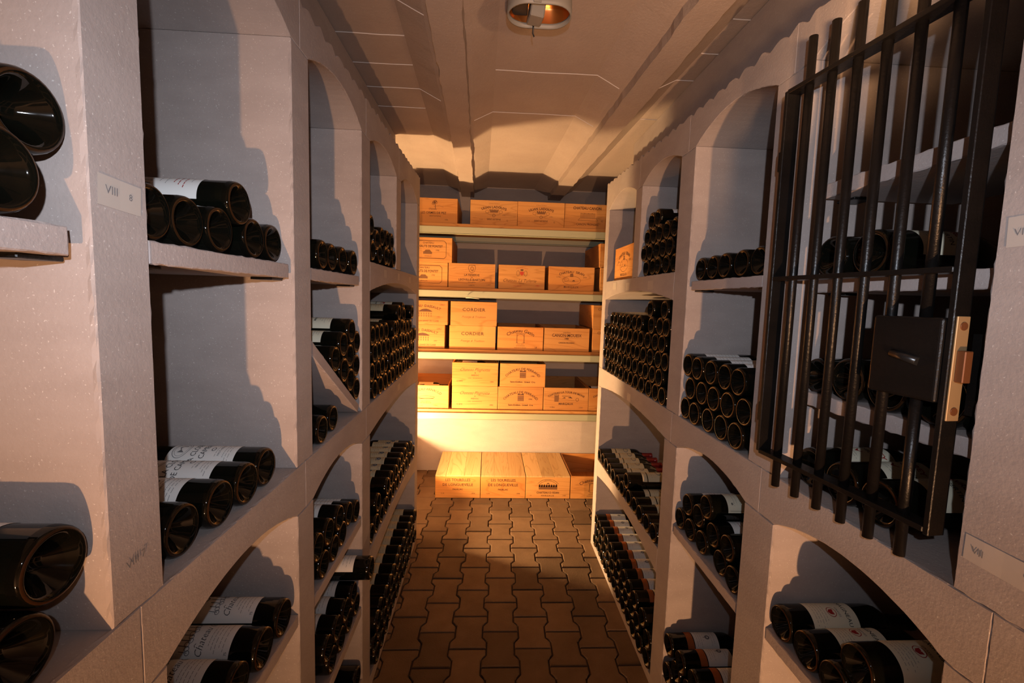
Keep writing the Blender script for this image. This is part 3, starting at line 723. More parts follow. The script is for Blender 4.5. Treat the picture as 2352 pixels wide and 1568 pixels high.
# the labelled bottle lying across the top of the left wide bin
B1(XL-0.028, 2.235, 1.3345, -1, 'b', 'shield', None, 'single labelled bottle lying on top of the left wide bin', None, roll=-0.25)
B1(XL-0.002, 2.345, 1.3205, -1, 'b', None, None, 'dark bottle on the far top corner of the left wide bin', None)
# left rack, nearest bay
G0 = 'bottles in the nearest left bay'
B1(-0.405, 0.4325, 1.5510, -1, 'B', None, None, 'upper black bottle on the shelf of the nearest left bay', G0)
B1(-0.390, 0.388, 1.4915, -1, 'B', None, None, 'lower dark bottle on the shelf of the nearest left bay', G0)
B1(XL-0.012, 0.4265, 1.1375, -1, 'B', 'lines', None, 'upper dark bottle on the ledge of the nearest left bay', G0)
B1(XL-0.012, 0.3885, 1.0745, -1, 'B', None, None, 'lower dark bottle on the ledge of the nearest left bay', G0)
# left rack, slanting divider
G2 = 'bottles on the slanting slab'
TRI = [(1.340, 1.312, 'margaux', 'upper bottle with cream label in the triangle above the slanting slab'), (1.375, 1.250, None, 'dark bottle at the right end of the triangle, just below the cream one'),
       (1.263, 1.276, 'shield', 'bottle with red shield label above the slanting slab'), (1.320, 1.228, None, 'dark bottle in the middle of the triangle pile'), (1.3745, 1.176, None, 'dark bottle against the upright, low in the triangle pile'),
       (1.190, 1.2415, None, 'leftmost dark bottle on the slanting slab'), (1.2525, 1.2015, None, 'second dark bottle down the slanting slab'), (1.3140, 1.1560, None, 'third dark bottle down the slanting slab'), (1.3745, 1.1035, None, 'lowest dark bottle in the corner of the slanting slab')]
# settle the pile on the slab line
def slab_z(y): return 1.302+(1.062-1.302)*(y-1.0155)/(1.392-1.0155)
_n = Vector((0.240, 0.3765)).normalized(); _d = Vector((0.3765, -0.240)).normalized()
def on_slab(s, k):
    """s: distance down the slab from its top, k: layer"""
    p = Vector((1.0155, 1.302))+_d*s+_n*(0.0352+k*0.0612); return p
tri = [on_slab(0.399, 0), on_slab(0.3285, 0), on_slab(0.2580, 0), on_slab(0.1875, 0), on_slab(0.3640, 1), on_slab(0.2930, 1), on_slab(0.2225, 1), on_slab(0.3280, 2), on_slab(0.2580, 2)]
TL = [(None, 'lowest dark bottle in the corner of the slanting slab'), (None, 'third dark bottle down the slanting slab'), (None, 'second dark bottle down the slanting slab'), (None, 'highest dark bottle lying directly on the slanting slab'),
      (None, 'dark bottle against the upright, low in the triangular pile'), (None, 'dark bottle in the middle of the triangular pile'), ('shield', 'bottle with red shield label above the slanting slab'),
      (None, 'dark bottle at the right of the triangular pile, below the cream label'), ('margaux', 'topmost cream-labelled bottle of the triangular pile on the slanting slab')]
for p, (lb, tx) in zip(tri, TL):
    yy = min(p.x, 1.412-0.0353)
    B1(XL-0.004+rnd.uniform(-.003, .003), yy, p.y, -1, 'b', lb, None, tx, G2, roll=-0.1)
B1(XL-0.014, 1.195, 1.0725, -1, 'b', 'strip', 'dark', 'larger dark bottle on the ledge below the slanting slab', 'bottles below the slanting slab')
B1(XL-0.004, 1.090, 1.0725, -1, 'b', None, None, 'nearer dark bottle on the ledge below the slanting slab', 'bottles below the slanting slab')
# left rack, second bay, low shelf pile and floor
G3 = 'bottles on the lowest left shelf'
for i, y in enumerate((1.375, 1.301, 1.227, 1.153)):
    B1(XL-0.006, y, 0.4205, -1, 'b', None, None, 'dark bottle, %s from far end, lower layer, lowest left shelf' % ORD[i], G3)
for i, y in enumerate((1.338, 1.264, 1.190, 1.116)):
    B1(XL-0.004, y, 0.4205+0.0604, -1, 'b', 'lines', None, 'white-labelled bottle, %s from far end, upper layer, lowest left shelf' % ORD[i], G3, roll=-0.15)
B1(XL+0.040, 1.375, 0.4205+0.1220, -1, 'b', 'lines', None, 'white-labelled bottle sticking out into the aisle, lowest left shelf', G3, roll=-0.1)
for i, y in enumerate((1.376, 1.303, 1.230)):
    B1(XL-0.004, y, 0.1655, -1, 'b', None, None, 'dark bottle on the sill, %s from far end, second left bay' % ORD[i], 'bottles on the left sill')
# behind the gate
GG = 'bottles behind the iron gate'
B1(XR+0.032, 0.853, 1.4992, 1, 'g', 'gate', 'dark', 'thick bottle farther back on the gated upper shelf, by the hinge side', GG, roll=0.5)
B1(XR+0.036, 0.768, 1.4992, 1, 'g', 'gate', 'dark', 'thick pale-labelled bottle in the middle of the gated upper shelf', GG, roll=0.4, yaw=0.0)
for i, (y, t) in enumerate(((0.868, 'b'), (0.790, 'g'), (0.708, 'g'), (0.619, 'M'))):
    B1(XR+0.036, y, 1.2305+BM_[t][0], 1, t, 'gate' if i in (1, 2) else None, None, ['dark bottle by the hinge on the gated lower shelf', 'second bottle from the hinge on the gated lower shelf', 'third bottle from the hinge on the gated lower shelf', 'thick bottle behind the lock on the gated lower shelf'][i], GG, roll=0.5)
for i, y in enumerate((0.862, 0.780, 0.698)):
    B1(XR+0.036, y, 1.0375+0.040, 1, 'g', 'gate', 'red', ['bottle farthest back on the gated ledge by the hinge', 'middle bottle on the ledge behind the gate', 'nearest bottle on the ledge behind the gate'][i], GG, roll=0.2)
# a red foil neck lying behind the white oval labels
B1(-0.874, 0.8965, 1.0730, 1, 'b', None, 'red', 'reversed bottle with red foil cap behind the white-labelled row', None)

# ---------------------------------------------------------------- pine crates
def stamp(kind):
    I = Ink(); T = I.text
    if kind == 'pez':
        I.line([(0.010, 0.010), (0.010, 0.040)], 0.003); 
        for k in range(6): I.ell(0.006+0.009*math.cos(k), 0.050+0.008*math.sin(k*1.7), 0.009, 0.007, 0.0016, n=9)
        I.line([(0.0, 0.026), (0.04, 0.030), (0.065, 0.022)], 0.0012)
        T('Chateau', -0.005, 0.004, 0.016, shear=0.3); T('LES ORMES DE PEZ', 0.0, -0.022, 0.020, bold=0.01); T('SAINT-ESTEPHE', 0.01, -0.040, 0.011); T('1995', 0.085, -0.063, 0.012)
    elif kind == 'ladouys':
        T('CHATEAU', 0.0, 0.056, 0.009, space=1.6, sx=1.2); T('LILIAN LADOUYS', 0.0, 0.030, 0.0215, arc=0.24, bold=0.02)
        I.rect(0, 0.008, 0.052, 0.013, 2)
        for k in range(5): I.rect(-0.026+k*0.013, 0.016, 0.006, 0.012)
        I.ell(0, -0.006, 0.040, 0.010, 0.0012, a0=PI, a1=2*PI); I.ell(-0.045, 0.006, 0.012, 0.010, 0.0014, n=10); I.ell(0.045, 0.006, 0.012, 0.010, 0.0014, n=10)
        I.ell(0, -0.018, 0.009, 0.010, 0.0022, n=10); T('1992', 0.068, -0.018, 0.012, 2); T('SAINT-ESTEPHE', 0.0, -0.048, 0.0150, sx=0.9, bold=0.01); T('12 B', -0.085, -0.050, 0.012, 2)
        I.ell(0.090, -0.049, 0.0045, 0.0045, 0.0014, n=10)
    elif kind == 'canon':
        T('CHATEAU CANON', -0.005, 0.044, 0.026, sx=0.86, bold=0.015)
        I.line([(-0.065, -0.028), (0.070, -0.028), (0.058, -0.012), (-0.052, -0.012), (-0.065, -0.028)], 0.0014)
        for k in range(12): I.line([(-0.046+k*0.0085, -0.010), (-0.046+k*0.0085, 0.016+0.006*(k % 3 == 0))], 0.0026, 2)
        I.line([(-0.048, 0.018), (0.050, 0.018)], 0.002, 2); T('CANON FRONSAC', 0.0, -0.060, 0.021, sx=0.85, bold=0.01); T('95', 0.098, -0.036, 0.018, 2)
    elif kind == 'pontet':
        w, h, c = 0.118, 0.058, 0.014
        I.line([(-w, -h+c), (-w, h-c), (-w+c, h), (w-c, h), (w, h-c), (w, -h+c), (w-c, -h), (-w+c, -h), (-w, -h+c)], 0.0024)
        T('CHATEAU', 0.0, 0.038, 0.017, sx=0.95); T('LES HAUTS DE PONTET', 0.0, 0.014, 0.021, sx=0.86, bold=0.012); T('1998', 0.060, -0.010, 0.013, 2)
        I.rect(-0.005, -0.022, 0.058, 0.014, 2); I.poly([(-0.028, -0.014), (0.018, -0.014), (0.008, -0.003), (-0.018, -0.003)], 2); T('PAUILLAC', 0.0, -0.047, 0.011, 2)
    elif kind == 'leoville':
        I.line([(-0.020, 0.068), (0.020, 0.068), (0.024, 0.050), (0.016, 0.026), (0.0, 0.018), (-0.016, 0.026), (-0.024, 0.050), (-0.020, 0.068)], 0.0018); I.ell(0, 0.046, 0.009, 0.012, 0.002, n=12); I.ell(0.006, 0.034, 0.005, 0.004, 0.0015, n=8)
        T('LA RESERVE', 0.0, -0.003, 0.019, sx=1.05, bold=0.01); T('DE', 0, -0.017, 0.010); T('LEOVILLE-BARTON', 0.0, -0.035, 0.0200, sx=1.05, bold=0.015); T('Saint-Julien', 0.0, -0.048, 0.012, shear=0.35)
        T('L08074', 0.0, -0.070, 0.013, 2); T('1997', 0.115, -0.064, 0.014, 2)
    elif kind == 'tuilerie':
        I.poly([(-0.013, 0.037), (0.013, 0.037), (0.012, 0.020), (0.0, 0.010), (-0.012, 0.020)], 3); I.ell(-0.026, 0.025, 0.010, 0.018, 0.0016, n=10); I.ell(0.026, 0.025, 0.010, 0.018, 0.0016, n=10)
        T('APPELLATION GRAVES', 0.0, 0.060, 0.008, 3, arc=0.12); I.poly([(-0.008, 0.043), (0.008, 0.043), (0.010, 0.052), (-0.010, 0.052)], 1)
        T('Chateau La Tuilerie', -0.012, -0.034, 0.031, shear=0.4, sx=0.92, bold=-0.008); T('GRAVES', 0.0, -0.046, 0.010); T('12 BOUTEILLES', -0.03, -0.062, 0.009, 3); T('1981', 0.108, -0.060, 0.016, 3)
    elif kind == 'siran':
        T('CHATEAU  SIRAN', 0.0, 0.038, 0.022, arc=0.20, bold=0.01); I.ell(0, -0.012, 0.062, 0.030, 0.0015, n=36); I.rect(0, 0.020, 0.022, 0.014, 2); I.rect(0, 0.031, 0.020, 0.005, 1)
        I.poly([(0.002, -0.016), (0.026, -0.016), (0.016, -0.008)], 1); I.line([(-0.055, -0.022), (-0.02, -0.016), (0.0, -0.020), (0.05, -0.018)], 0.0016, 2); I.ell(-0.035, -0.006, 0.016, 0.012, 0.0014, 2, n=9)
        T('12 Bles', -0.088, 0.006, 0.012, 2); T('2000', 0.092, 0.006, 0.013, 2); T('MARGAUX', 0.0, -0.062, 0.018, space=1.25, bold=0.01)
    elif kind == 'dassault':
        T('CHATEAU  DASSAULT', -0.004, 0.036, 0.023, arc=0.30, bold=0.01)
        I.poly([(-0.042, 0.006), (0.056, 0.006), (0.030, 0.019), (0.008, 0.024), (-0.015, 0.020)], 1); I.rect(0.0, 0.005, 0.10, 0.0015, 2)
        for k in range(6): I.rect(-0.035+k*0.016, -0.008, 0.005, 0.012, 2); I.rect(-0.035+k*0.016, -0.024, 0.005, 0.010, 2)
        T('1997', 0.095, -0.034, 0.012, 2); T('SAINT-EMILION GRAND CRU CLASSE', 0.0, -0.062, 0.0145, sx=0.80); T('CRU', 0.118, 0.047, 0.016, 2)
    elif kind == 'cordier':
        T('CORDIER', 0.0, 0.016, 0.030, sx=1.15, bold=0.006, space=1.08); T('Prestige & Tradition', 0.0, -0.030, 0.020, 2, shear=0.5, bold=-0.01)
    elif kind == 'gazin':
        T('Chateau Gazin', 0.0, 0.044, 0.032, arc=0.15, bold=0.006)
        for s_ in (-1, 1): I.line([(s_*0.024, 0.030), (s_*0.024, -0.024)], 0.0035, 2); I.rect(s_*0.024, -0.027, 0.014, 0.004, 2)
        I.ell(0, 0.018, 0.020, 0.012, 0.0018, 2, 0, PI); I.line([(-0.034, 0.034), (0.034, 0.034)], 0.003, 2)
        T('PESSAC', 0, -0.040, 0.010, space=1.5); T('LEOGNAN', 0, -0.052, 0.010, space=1.4); T('PRODUCE OF FRANCE', 0, -0.065, 0.008); T('L8', 0.108, -0.064, 0.016)
    elif kind == 'moueix':
        T('CHATEAU', 0.0, 0.045, 0.012); T('CANON-MOUEIX', 0.0, 0.020, 0.029, sx=0.90, bold=0.012); T('1985', 0.0, 0.002, 0.016, bold=0.02); T('CANON FRONSAC', 0.0, -0.026, 0.013, bold=0.02)
    elif kind == 'right':
        T('CHATEAU', -0.070, 0.045, 0.024); T('95', -0.080, -0.040, 0.016, 2)
    elif kind == 'arnauld':
        T('CHATEAU ARNAULD', 0.0, 0.045, 0.023, arc=0.18, bold=0.01); I.ell(0.005, -0.004, 0.055, 0.010, 0.0035, 2, n=20); I.line([(-0.05, -0.012), (0.055, -0.010)], 0.004, 2)
        T('HAUT-MEDOC', 0.0, -0.035, 0.010); T('CRU BOURGEOIS', 0.0, -0.046, 0.010); T('C.B.P.', -0.03, -0.066, 0.012, 2); T('1996', 0.07, -0.066, 0.014, 2)
    elif kind == 'plagnotte':
        T('Chateau Plagnotte', 0.0, 0.022, 0.031, shear=0.45, sx=0.9, bold=-0.01); I.line([(0, 0.004), (0, 0.014)], 0.0016); I.line([(-0.005, 0.010), (0.005, 0.010)], 0.0014)
        T('MEDOC', 0.0, -0.012, 0.014, 1, space=1.15); T('CRU  BOURGEOIS', 0.0, -0.030, 0.0095, 2, space=1.35); T('12 BTE', -0.105, -0.052, 0.014); T('1991', 0.115, -0.056, 0.014)
    elif kind == 'ferrand':
        T('CHATEAU DE FERRAND', 0.0, 0.036, 0.0235, arc=0.15, bold=0.008); I.rect(0.0, 0.0, 0.042, 0.038, 2); I.rect(0.0, 0.0, 0.036, 0.003, 1); I.poly([(-0.022, 0.023), (0.022, 0.023), (0.018, 0.036), (0.0, 0.029), (-0.018, 0.036)], 1)
        T('1990', 0.068, -0.010, 0.014); T('Saint-Emilion  Grand  Cru', 0.0, -0.052, 0.0165, bold=0.015); I.line([(-0.04, -0.034), (0.05, -0.034)], 0.0012, 2)
    elif kind == 'mons':
        T('CHATEAU LA TOUR DE MONS', 0.0, 0.044, 0.019, arc=0.26, bold=0.012)
        I.rect(-0.068, 0.004, 0.030, 0.046, 2); I.ell(-0.068, 0.028, 0.016, 0.006, 0.0014); I.poly([(-0.030, 0.006), (-0.004, 0.006), (-0.010, 0.014)], 1); I.poly([(0.010, 0.010), (0.045, 0.006), (0.030, 0.018)], 1); I.rect(0.0, 0.022, 0.060, 0.004, 2)
        I.ell(0.078, -0.002, 0.010, 0.012, 0.002, n=10); I.line([(-0.05, -0.010), (0.06, -0.010)], 0.0012, 2); T('MARGAUX', 0.0, -0.040, 0.021, bold=0.015); T('12 Blles', -0.095, -0.062, 0.012); T('2000', 0.105, -0.062, 0.013, 2)
    elif kind == 'tourelles':
        T('LES TOURELLES', 0.0, 0.040, 0.0275, sx=0.92, bold=0.008); T('DE LONGUEVILLE', 0.0, 0.006, 0.0275, sx=0.98, bold=0.008); T('PAUILLAC', 0.0, -0.024, 0.016, bold=0.02); T('12 B', -0.105, -0.052, 0.013); T('1994', 0.108, -0.052, 0.013)
    elif kind == 'issan':
        for rr in (0.096, 0.084): I.ell(0, -0.036, rr, rr, 0.0016, 1, PI*0.22, PI*0.78)
        T('REGUM MENSIS', 0, 0.051, 0.007, 2, arc=0.09); I.rect(0, 0.0, 0.13, 0.030, 2)
        for k in range(8): I.rect(-0.060+k*0.017, 0.012, 0.008, 0.018, 1)
        I.poly([(-0.012, 0.026), (0.012, 0.026), (0, 0.034)], 1); T('CHATEAU D ISSAN', 0.0, -0.045, 0.020, bold=0.01, sx=0.95); T('MARGAUX', 0.0, -0.066, 0.016, space=1.3); T('12', -0.12, -0.064, 0.012); T('1997', 0.118, -0.064, 0.012, 2)
    return I
CW, CH, CDp = 0.314, 0.163, 0.490
_cm = {}
def cmesh(key, fn, mats):
    if key not in _cm:
        bm = bmesh.new(); fn(bm); bmesh.ops.recalc_face_normals(bm, faces=bm.faces)
        me = bpy.data.meshes.new(key); bm.to_mesh(me); bm.free()
        for mt in mats: me.materials.append(mt)
        _cm[key] = me
    return _cm[key]
def crate(x, y, z, kind, label, closed=False, group=None, rot=0.0, w=CW, h=CH, dark=0):
    root = empty('wooden_wine_crate', (x+w/2, y, z), (0, 0, rot)); tag(root, label, 'crate', group)
    def P(nm, fn, mt, key):
        o = bpy.data.objects.new(nm, cmesh('%s_%s_%.3f_%.3f' % (nm, key, w, h), fn, [mt])); COL.objects.link(o); o.parent = root; return o
    t = 0.011; hh = h-0.009 if closed else h-0.0015
    P('front_panel', lambda bm: box(bm, -w/2, w/2, 0, t, 0.0, hh, bev=0.0012), PINE, 'a%d' % closed)
    P('back_panel', lambda bm: box(bm, -w/2, w/2, CDp-t, CDp, 0.0, hh, bev=0.0012), PINE, 'a%d' % closed)
    P('side_panel', lambda bm: box(bm, -w/2, -w/2+0.009, t, CDp-t, 0.003, hh, bev=0.0008), PINEZ, 'l%d' % closed)
    P('side_panel', lambda bm: box(bm, w/2-0.009, w/2, t, CDp-t, 0.003, hh, bev=0.0008), PINEZ, 'r%d' % closed)
    P('base_board', lambda bm: box(bm, -w/2+0.009, w/2-0.009, t, CDp-t, 0.002, 0.010), PINEZ, 'b')
    if closed:
        cuts = [-w/2, -w/2+w*0.30+0.02*(dark % 3-1), -w/2+w*0.64, w/2]
        for i in range(3):
            P('lid_board', (lambda a, b: (lambda bm: box(bm, a+0.0006, b-0.0006, 0, CDp, h-0.0088, h, bev=0.0010)))(cuts[i], cuts[i+1]), PINEY, 'c%d_%d' % (i, dark % 3))
    if kind:
        key = 'art_'+kind
        if key not in _cm:
            I = stamp(kind); bm = bmesh.new()
            lay_flat(bm, I, lambda a, b: (a, -0.0006, b+h/2))
            me = bpy.data.meshes.new('printed_lettering'); bm.to_mesh(me); bm.free()
            for mt in (PAPER, BURNT, BURNT2, REDSTAMP): me.materials.append(mt)
            _cm[key] = me
        a = bpy.data.objects.new('printed_lettering', _cm[key]); COL.objects.link(a); a.parent = root
    return root
SY = 3.082
Z1, Z2, Z3, Z4 = 1.888, 1.468, 1.050, 0.634
g1, g2, g3, g4 = 'crates on the top metal shelf', 'crates on the second metal shelf', 'crates on the third metal shelf', 'crates on the lowest metal shelf'
crate(-0.542, SY, Z1, 'pez', 'worn pine crate with a tree stamp, far left of the top shelf', group=g1)
crate(-0.143, SY+.004, Z1, 'ladouys', 'left of the two matching pine crates on the top shelf', group=g1)
crate(0.173, SY, Z1, 'ladouys', 'right of the two matching pine crates on the top shelf', group=g1)
crate(0.489, SY+.003, Z1, 'canon', 'pine crate with a large colonnade stamp, right end of top shelf', group=g1)
crate(-0.600, SY, Z2, 'pontet', 'lower crate with framed stamp at left of the second shelf', group=g2)
crate(-0.573, SY-.004, Z2+CH, 'pontet', 'upper crate with framed stamp at left of the second shelf', group=g2)
crate(-0.281, SY, Z2, 'leoville', 'pale crate with a small crest above its lettering, second shelf', group=g2)
crate(0.056, SY+.002, Z2, 'tuilerie', 'reddish crate with a red shield stamp on the second shelf', group=g2)
crate(0.396, SY, Z2, 'siran', 'crate with an oval landscape stamp on the second shelf', group=g2)
crate(0.748, SY-.01, Z2, 'right', 'lower crate at the right end of the second shelf', group=g2)
crate(0.740, SY-.006, Z2+CH, 'right', 'upper crate at the right end of the second shelf', group=g2)
crate(-0.613, SY, Z3, 'dassault', 'lower crate with a pavilion stamp, left of the third shelf', group=g3)
crate(-0.595, SY-.004, Z3+CH, 'dassault', 'upper crate with a pavilion stamp, left of the third shelf', group=g3)
crate(-0.268, SY, Z3, 'cordier', 'lower of two crates with one wide word, third shelf', group=g3)
crate(-0.262, SY-.003, Z3+CH, 'cordier', 'upper of two crates with one wide word, third shelf', group=g3)
crate(0.060, SY, Z3, 'gazin', 'open crate with an archway stamp on the third shelf', group=g3)
crate(0.380, SY+.002, Z3, 'moueix', 'orange-toned crate with a four-line stamp on the third shelf', group=g3)
crate(0.716, SY, Z3, 'right', 'lower crate at the right end of the third shelf', group=g3)
crate(0.713, SY-.003, Z3+CH, 'right', 'upper crate at the right end of the third shelf', group=g3)
crate(-0.580, SY, Z4, 'arnauld', 'open crate full of bottles, left of the lowest metal shelf', group=g4)
crate(-0.243, SY, Z4, 'plagnotte', 'lower of two crates with script lettering, lowest metal shelf', group=g4)
crate(-0.244, SY-.003, Z4+CH, 'plagnotte', 'upper of two crates with script lettering, lowest metal shelf', group=g4)
crate(0.074, SY, Z4, 'ferrand', 'lower of two crates with a crowned square stamp, lowest metal shelf', group=g4)
crate(0.084, SY-.003, Z4+CH, 'ferrand', 'upper of two crates with a crowned square stamp, lowest metal shelf', group=g4)
crate(0.393, SY, Z4, 'mons', 'open crate with a round tower stamp, lowest metal shelf', group=g4)
crate(0.710, SY, Z4, 'mons', 'open crate of bottles at the right end of lowest metal shelf', group=g4)
g5 = 'crates standing on the floor below the shelves'
FY, FZ = 3.066, 0.0025
crate(-0.347, FY, FZ, 'tourelles', 'leftmost lidded crate on the floor, dark stain on its lid', True, g5, w=0.313, dark=0)
crate(-0.030, FY, FZ, 'tourelles', 'second lidded crate from the left on the floor, knotty lid', True, g5, w=0.313, dark=1)
crate(0.287, FY, FZ, 'issan', 'third lidded crate on the floor with ribbon and castle stamp', True, g5, w=0.313, dark=2)
crate(0.606, FY, FZ, 'gazin', 'open empty crate at the right end of the floor row', False, g5)
# the crate in the high right niche, end facing the aisle
crate(XR+0.020-CW/2, 2.180, 1.5090, 'siran', 'pine crate in the high niche at the far end of right rack', False, None, rot=-PI/2)
# bottles lying in the open crates
GC = 'bottles lying in the open crates'
for i, (yy, k) in enumerate(((3.16, 0), (3.235, 0), (3.31, 0))):
    bottle(-0.568 if i != 1 else -0.281, yy, Z4+0.105, 1, 'b', 'aged', None, ['front bottle lying in the open crate at left of lowest shelf', 'middle bottle lying in the open crate at left of lowest shelf', 'rear bottle lying in the open crate at left of lowest shelf'][i], GC, roll=0.9 if i != 1 else -0.9, rz=0 if i != 1 else PI)
for i, yy in enumerate((3.16, 3.235, 3.31)):
    bottle(0.722 if i != 1 else 1.012, yy, Z4+0.100, 1, 'b', 'lines', None, ['front bottle lying in the crate at right of lowest shelf', 'middle bottle lying in the crate at right of lowest shelf', 'rear bottle lying in the crate at right of lowest shelf'][i], GC, roll=0.9 if i != 1 else -0.9, rz=0 if i != 1 else PI)
for i, yy in enumerate((3.165, 3.24)):
    bottle(-0.232, yy, Z4+CH+0.118, 1, 'b', 'lines', None, ['front bottle in the upper script-lettered crate', 'rear bottle in the upper script-lettered crate'][i], GC, roll=0.9)

# ---------------------------------------------------------------- metal shelving on the back wall
sh = empty('metal_shelving', (0.1, 3.08, 0)); tag(sh, 'pale green metal shelving with wooden boards across the back wall', 'shelving')
sh.location = (0, 0, 0)
for zt in (Z1, Z2, Z3, Z4):
    bm = bmesh.new(); box(bm, -0.93, 1.17, 3.072, 3.560, zt-0.0235, zt-0.0005, bev=0.001); obj('shelf_board', bm, PINE, sh)
    for y0 in (3.060, 3.545):
        bm = bmesh.new(); box(bm, -0.93, 1.17, y0, y0+0.012, zt-0.068, zt-0.0225, bev=0.0015); box(bm, -0.93, 1.17, y0 if y0 < 3.3 else y0-0.03, y0+0.04 if y0 < 3.3 else y0+.012, zt-0.068, zt-0.065); obj('shelf_beam', bm, BEAMPAINT, sh)
for x0 in (-0.945, 1.145):
    for y0 in (3.062, 3.520):
        bm = bmesh.new(); box(bm, x0, x0+0.035, y0, y0+0.035, 0.0, 2.0, bev=0.002); obj('shelf_post', bm, BEAMPAINT, sh)
# loose wood splinter curling from the second shelf
bm = bmesh.new()
for (a, b) in (((0.02, 1.424), (0.085, 1.446)),):
    pts = [(-0.105, 3.045, 1.392), (-0.085, 3.030, 1.402), (-0.06, 3.028, 1.400), (-0.035, 3.040, 1.394)]
tube(bm, [(-0.16, 3.052, 1.400), (-0.13, 3.040, 1.4005), (-0.10, 3.034, 1.399), (-0.07, 3.046, 1.396)], 0.0022, 8)
obj('peeling_tape', bm, CREAM, sh)

# ---------------------------------------------------------------- iron gate (hinged at the far upright, slightly ajar)
gate = empty('iron_gate', (0.582, 0.897, 0)); tag(gate, 'black iron barred gate with lock box in front of the nearest right bay', 'gate')
gv = Vector((0.620-0.582, 0.567-0.897, 0)); GWID = gv.length
gate.rotation_euler = (0, 0, math.atan2(gv.y, gv.x))          # local +X runs from hinge to lock, +Y out to the aisle? 
def gp(nm, fn, mt=IRON, parent=None):
    bm = bmesh.new(); fn(bm); return obj(nm, bm, mt, parent or gate)
# local y: +Y points away from the aisle (into the bay) or toward it; frame is 30 mm deep
gp('frame_post', lambda bm: box(bm, -0.004, 0.004, -0.015, 0.015, 1.100, 1.818, bev=0.001))
gp('frame_post', lambda bm: box(bm, GWID-0.005, GWID+0.003, -0.0135, 0.0135, 1.093, 1.820, bev=0.001))
for zz in (1.816, 1.456, 1.100):
    gp('cross_bar', (lambda z_: (lambda bm: box(bm, 0.003, GWID-0.004, -0.015, 0.015, z_-0.004, z_+0.004, bev=0.001)))(zz))
for i in range(6):
    xx = 0.040+i*0.0500
    if i < 5: gp('bar', (lambda x_: (lambda bm: tube(bm, [(x_, 0, 1.040), (x_, 0, 1.900)], 0.0075, 16)))(xx))
    else:
        gp('bar', (lambda x_: (lambda bm: tube(bm, [(x_, 0, 1.382), (x_, 0, 1.900)], 0.0075, 16)))(xx))
        gp('bar', (lambda x_: (lambda bm: tube(bm, [(x_, 0, 1.040), (x_, 0, 1.290)], 0.0075, 16)))(xx))
for zz in (1.690, 1.180):
    gp('hinge', (lambda z_: (lambda bm: (box(bm, -0.020, -0.004, -0.006, 0.012, z_-0.020, z_+0.020, bev=0.0015))))(zz))
lock = gp('lock_box', lambda bm: box(bm, 0.228, GWID-0.006, -0.017, 0.017, 1.277, 1.392, bev=0.004, seg=3))
gp('keyhole_cover', lambda bm: [tube(bm, [(0.262, 0.0175*s_, 1.338), (0.300, 0.0175*s_, 1.330)], 0.006, 12) for s_ in (-1, 1)] and None, STEEL, lock)
fp = gp('lock_faceplate', lambda bm: box(bm, GWID+0.003, GWID+0.0055, -0.0100, 0.0100, 1.255, 1.395, bev=0.0006), BRONZE)
fp['label'] = 'brass lock faceplate with two screws'
gp('latch_bolt', lambda bm: box(bm, GWID+0.0055, GWID+0.016, -0.006, 0.007, 1.308, 1.350, bev=0.001), COPPER, fp)
for zz in (1.268, 1.382):
    def scr(bm, z_=zz):
        tube(bm, [(GWID+0.0050, 0, z_), (GWID+0.0068, 0, z_)], 0.0055, 14); box(bm, GWID+0.0066, GWID+0.0071, -0.0008, 0.0008, z_-0.005, z_+0.005)
    gp('screw', scr, COPPER, fp)
# strike plate fixed to the near upright
def strike(bm):
    y0, y1, z0, z1 = 0.5380, 0.5705, 1.262, 1.372
    for (a, b, c, d) in ((y0, y1, z0, z0+0.022), (y0, y1, z1-0.022, z1), (y0, y0+0.012, z0+0.022, z1-0.022), (y1-0.010, y1, z0+0.022, z1-0.022)):
        box(bm, 0.646, 0.651, a, b, c, d)
    box(bm, 0.651, 0.685, y0, y0+0.004, z0, z1)
sp = bmesh.new(); strike(sp); o = obj('strike_plate', sp, IRON, rrack)

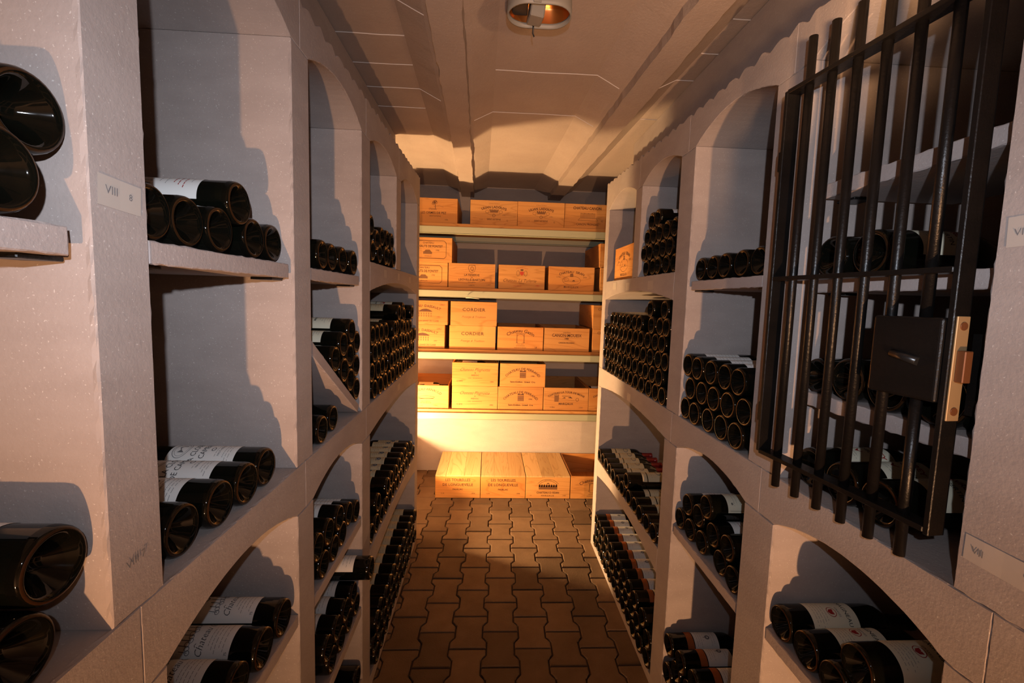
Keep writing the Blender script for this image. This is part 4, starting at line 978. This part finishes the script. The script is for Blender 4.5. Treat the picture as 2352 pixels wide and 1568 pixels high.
# ---------------------------------------------------------------- bulkhead lamp on the ceiling
lampo = empty('bulkhead_lamp', (0.112, 1.262, 2.142)); tag(lampo, 'oval grey bulkhead lamp with missing glass on the ceiling', 'lamp')
def stad(w, h, n=14):
    """oval outline, half-width w, half-height h"""
    pts = []
    for i in range(n+1): a = -PI/2+PI*i/n; pts.append((w-h+h*math.cos(a), h*math.sin(a)))
    for i in range(n+1): a = PI/2+PI*i/n; pts.append((-(w-h)+h*math.cos(a), h*math.sin(a)))
    return pts
def rings(bm, spec, mi=0):
    rs = []
    for (w, h, z) in spec: rs.append([bm.verts.new((x, y, z)) for x, y in stad(w, h)])
    for a, b in zip(rs[:-1], rs[1:]):
        n = len(a)
        for k in range(n): f = bm.faces.new((a[k], a[(k+1) % n], b[(k+1) % n], b[k])); f.material_index = mi; f.smooth = True
    return rs
bm = bmesh.new(); rings(bm, [(0.070, 0.044, 0.1075), (0.083, 0.052, 0.085), (0.086, 0.055, 0.012), (0.085, 0.0545, 0.0), (0.0815, 0.0505, 0.0), (0.080, 0.049, 0.010)])
obj('housing', bm, PLASTIC, lampo)
bm = bmesh.new(); rr_ = rings(bm, [(0.0795, 0.0485, 0.012), (0.070, 0.042, 0.040), (0.055, 0.030, 0.062), (0.036, 0.012, 0.068)]); bm.faces.new(rr_[-1])
o = obj('reflector', bm, REFLECT, lampo); o['label'] = 'copper-coloured reflector'
bm = bmesh.new(); box(bm, -0.028, 0.010, -0.026, 0.036, -0.010, 0.034, bev=0.003)
o = obj('lamp_holder', bm, PLASTIC, lampo); o.rotation_euler = (0.15, 0.12, 0.10)
bm = bmesh.new(); tube(bm, [(-0.012, 0.036, -0.004), (-0.012, 0.050, -0.014), (-0.008, 0.052, -0.022)], 0.0022, 8); obj('wire', bm, DARKP, lampo)
bm = bmesh.new(); box(bm, -0.072, -0.030, -0.034, 0.034, 0.020, 0.056, bev=0.002); obj('ballast', bm, DARKP, lampo)
bm = bmesh.new(); box(bm, -0.020, 0.000, -0.0585, -0.0535, 0.002, 0.100, bev=0.001); obj('clip', bm, PLASTIC, lampo)
bm = bmesh.new(); tube(bm, [(-0.062, -0.050, 0.060), (-0.078, -0.080, 0.074), (-0.095, -0.150, 0.094), (-0.100, -0.40, 0.098)], 0.0060, 12); obj('cable', bm, PLASTIC, lampo)
bm = bmesh.new(); tube(bm, [(-0.058, -0.044, 0.056), (-0.068, -0.060, 0.065)], 0.0100, 14); obj('cable_gland', bm, COPPER, lampo)
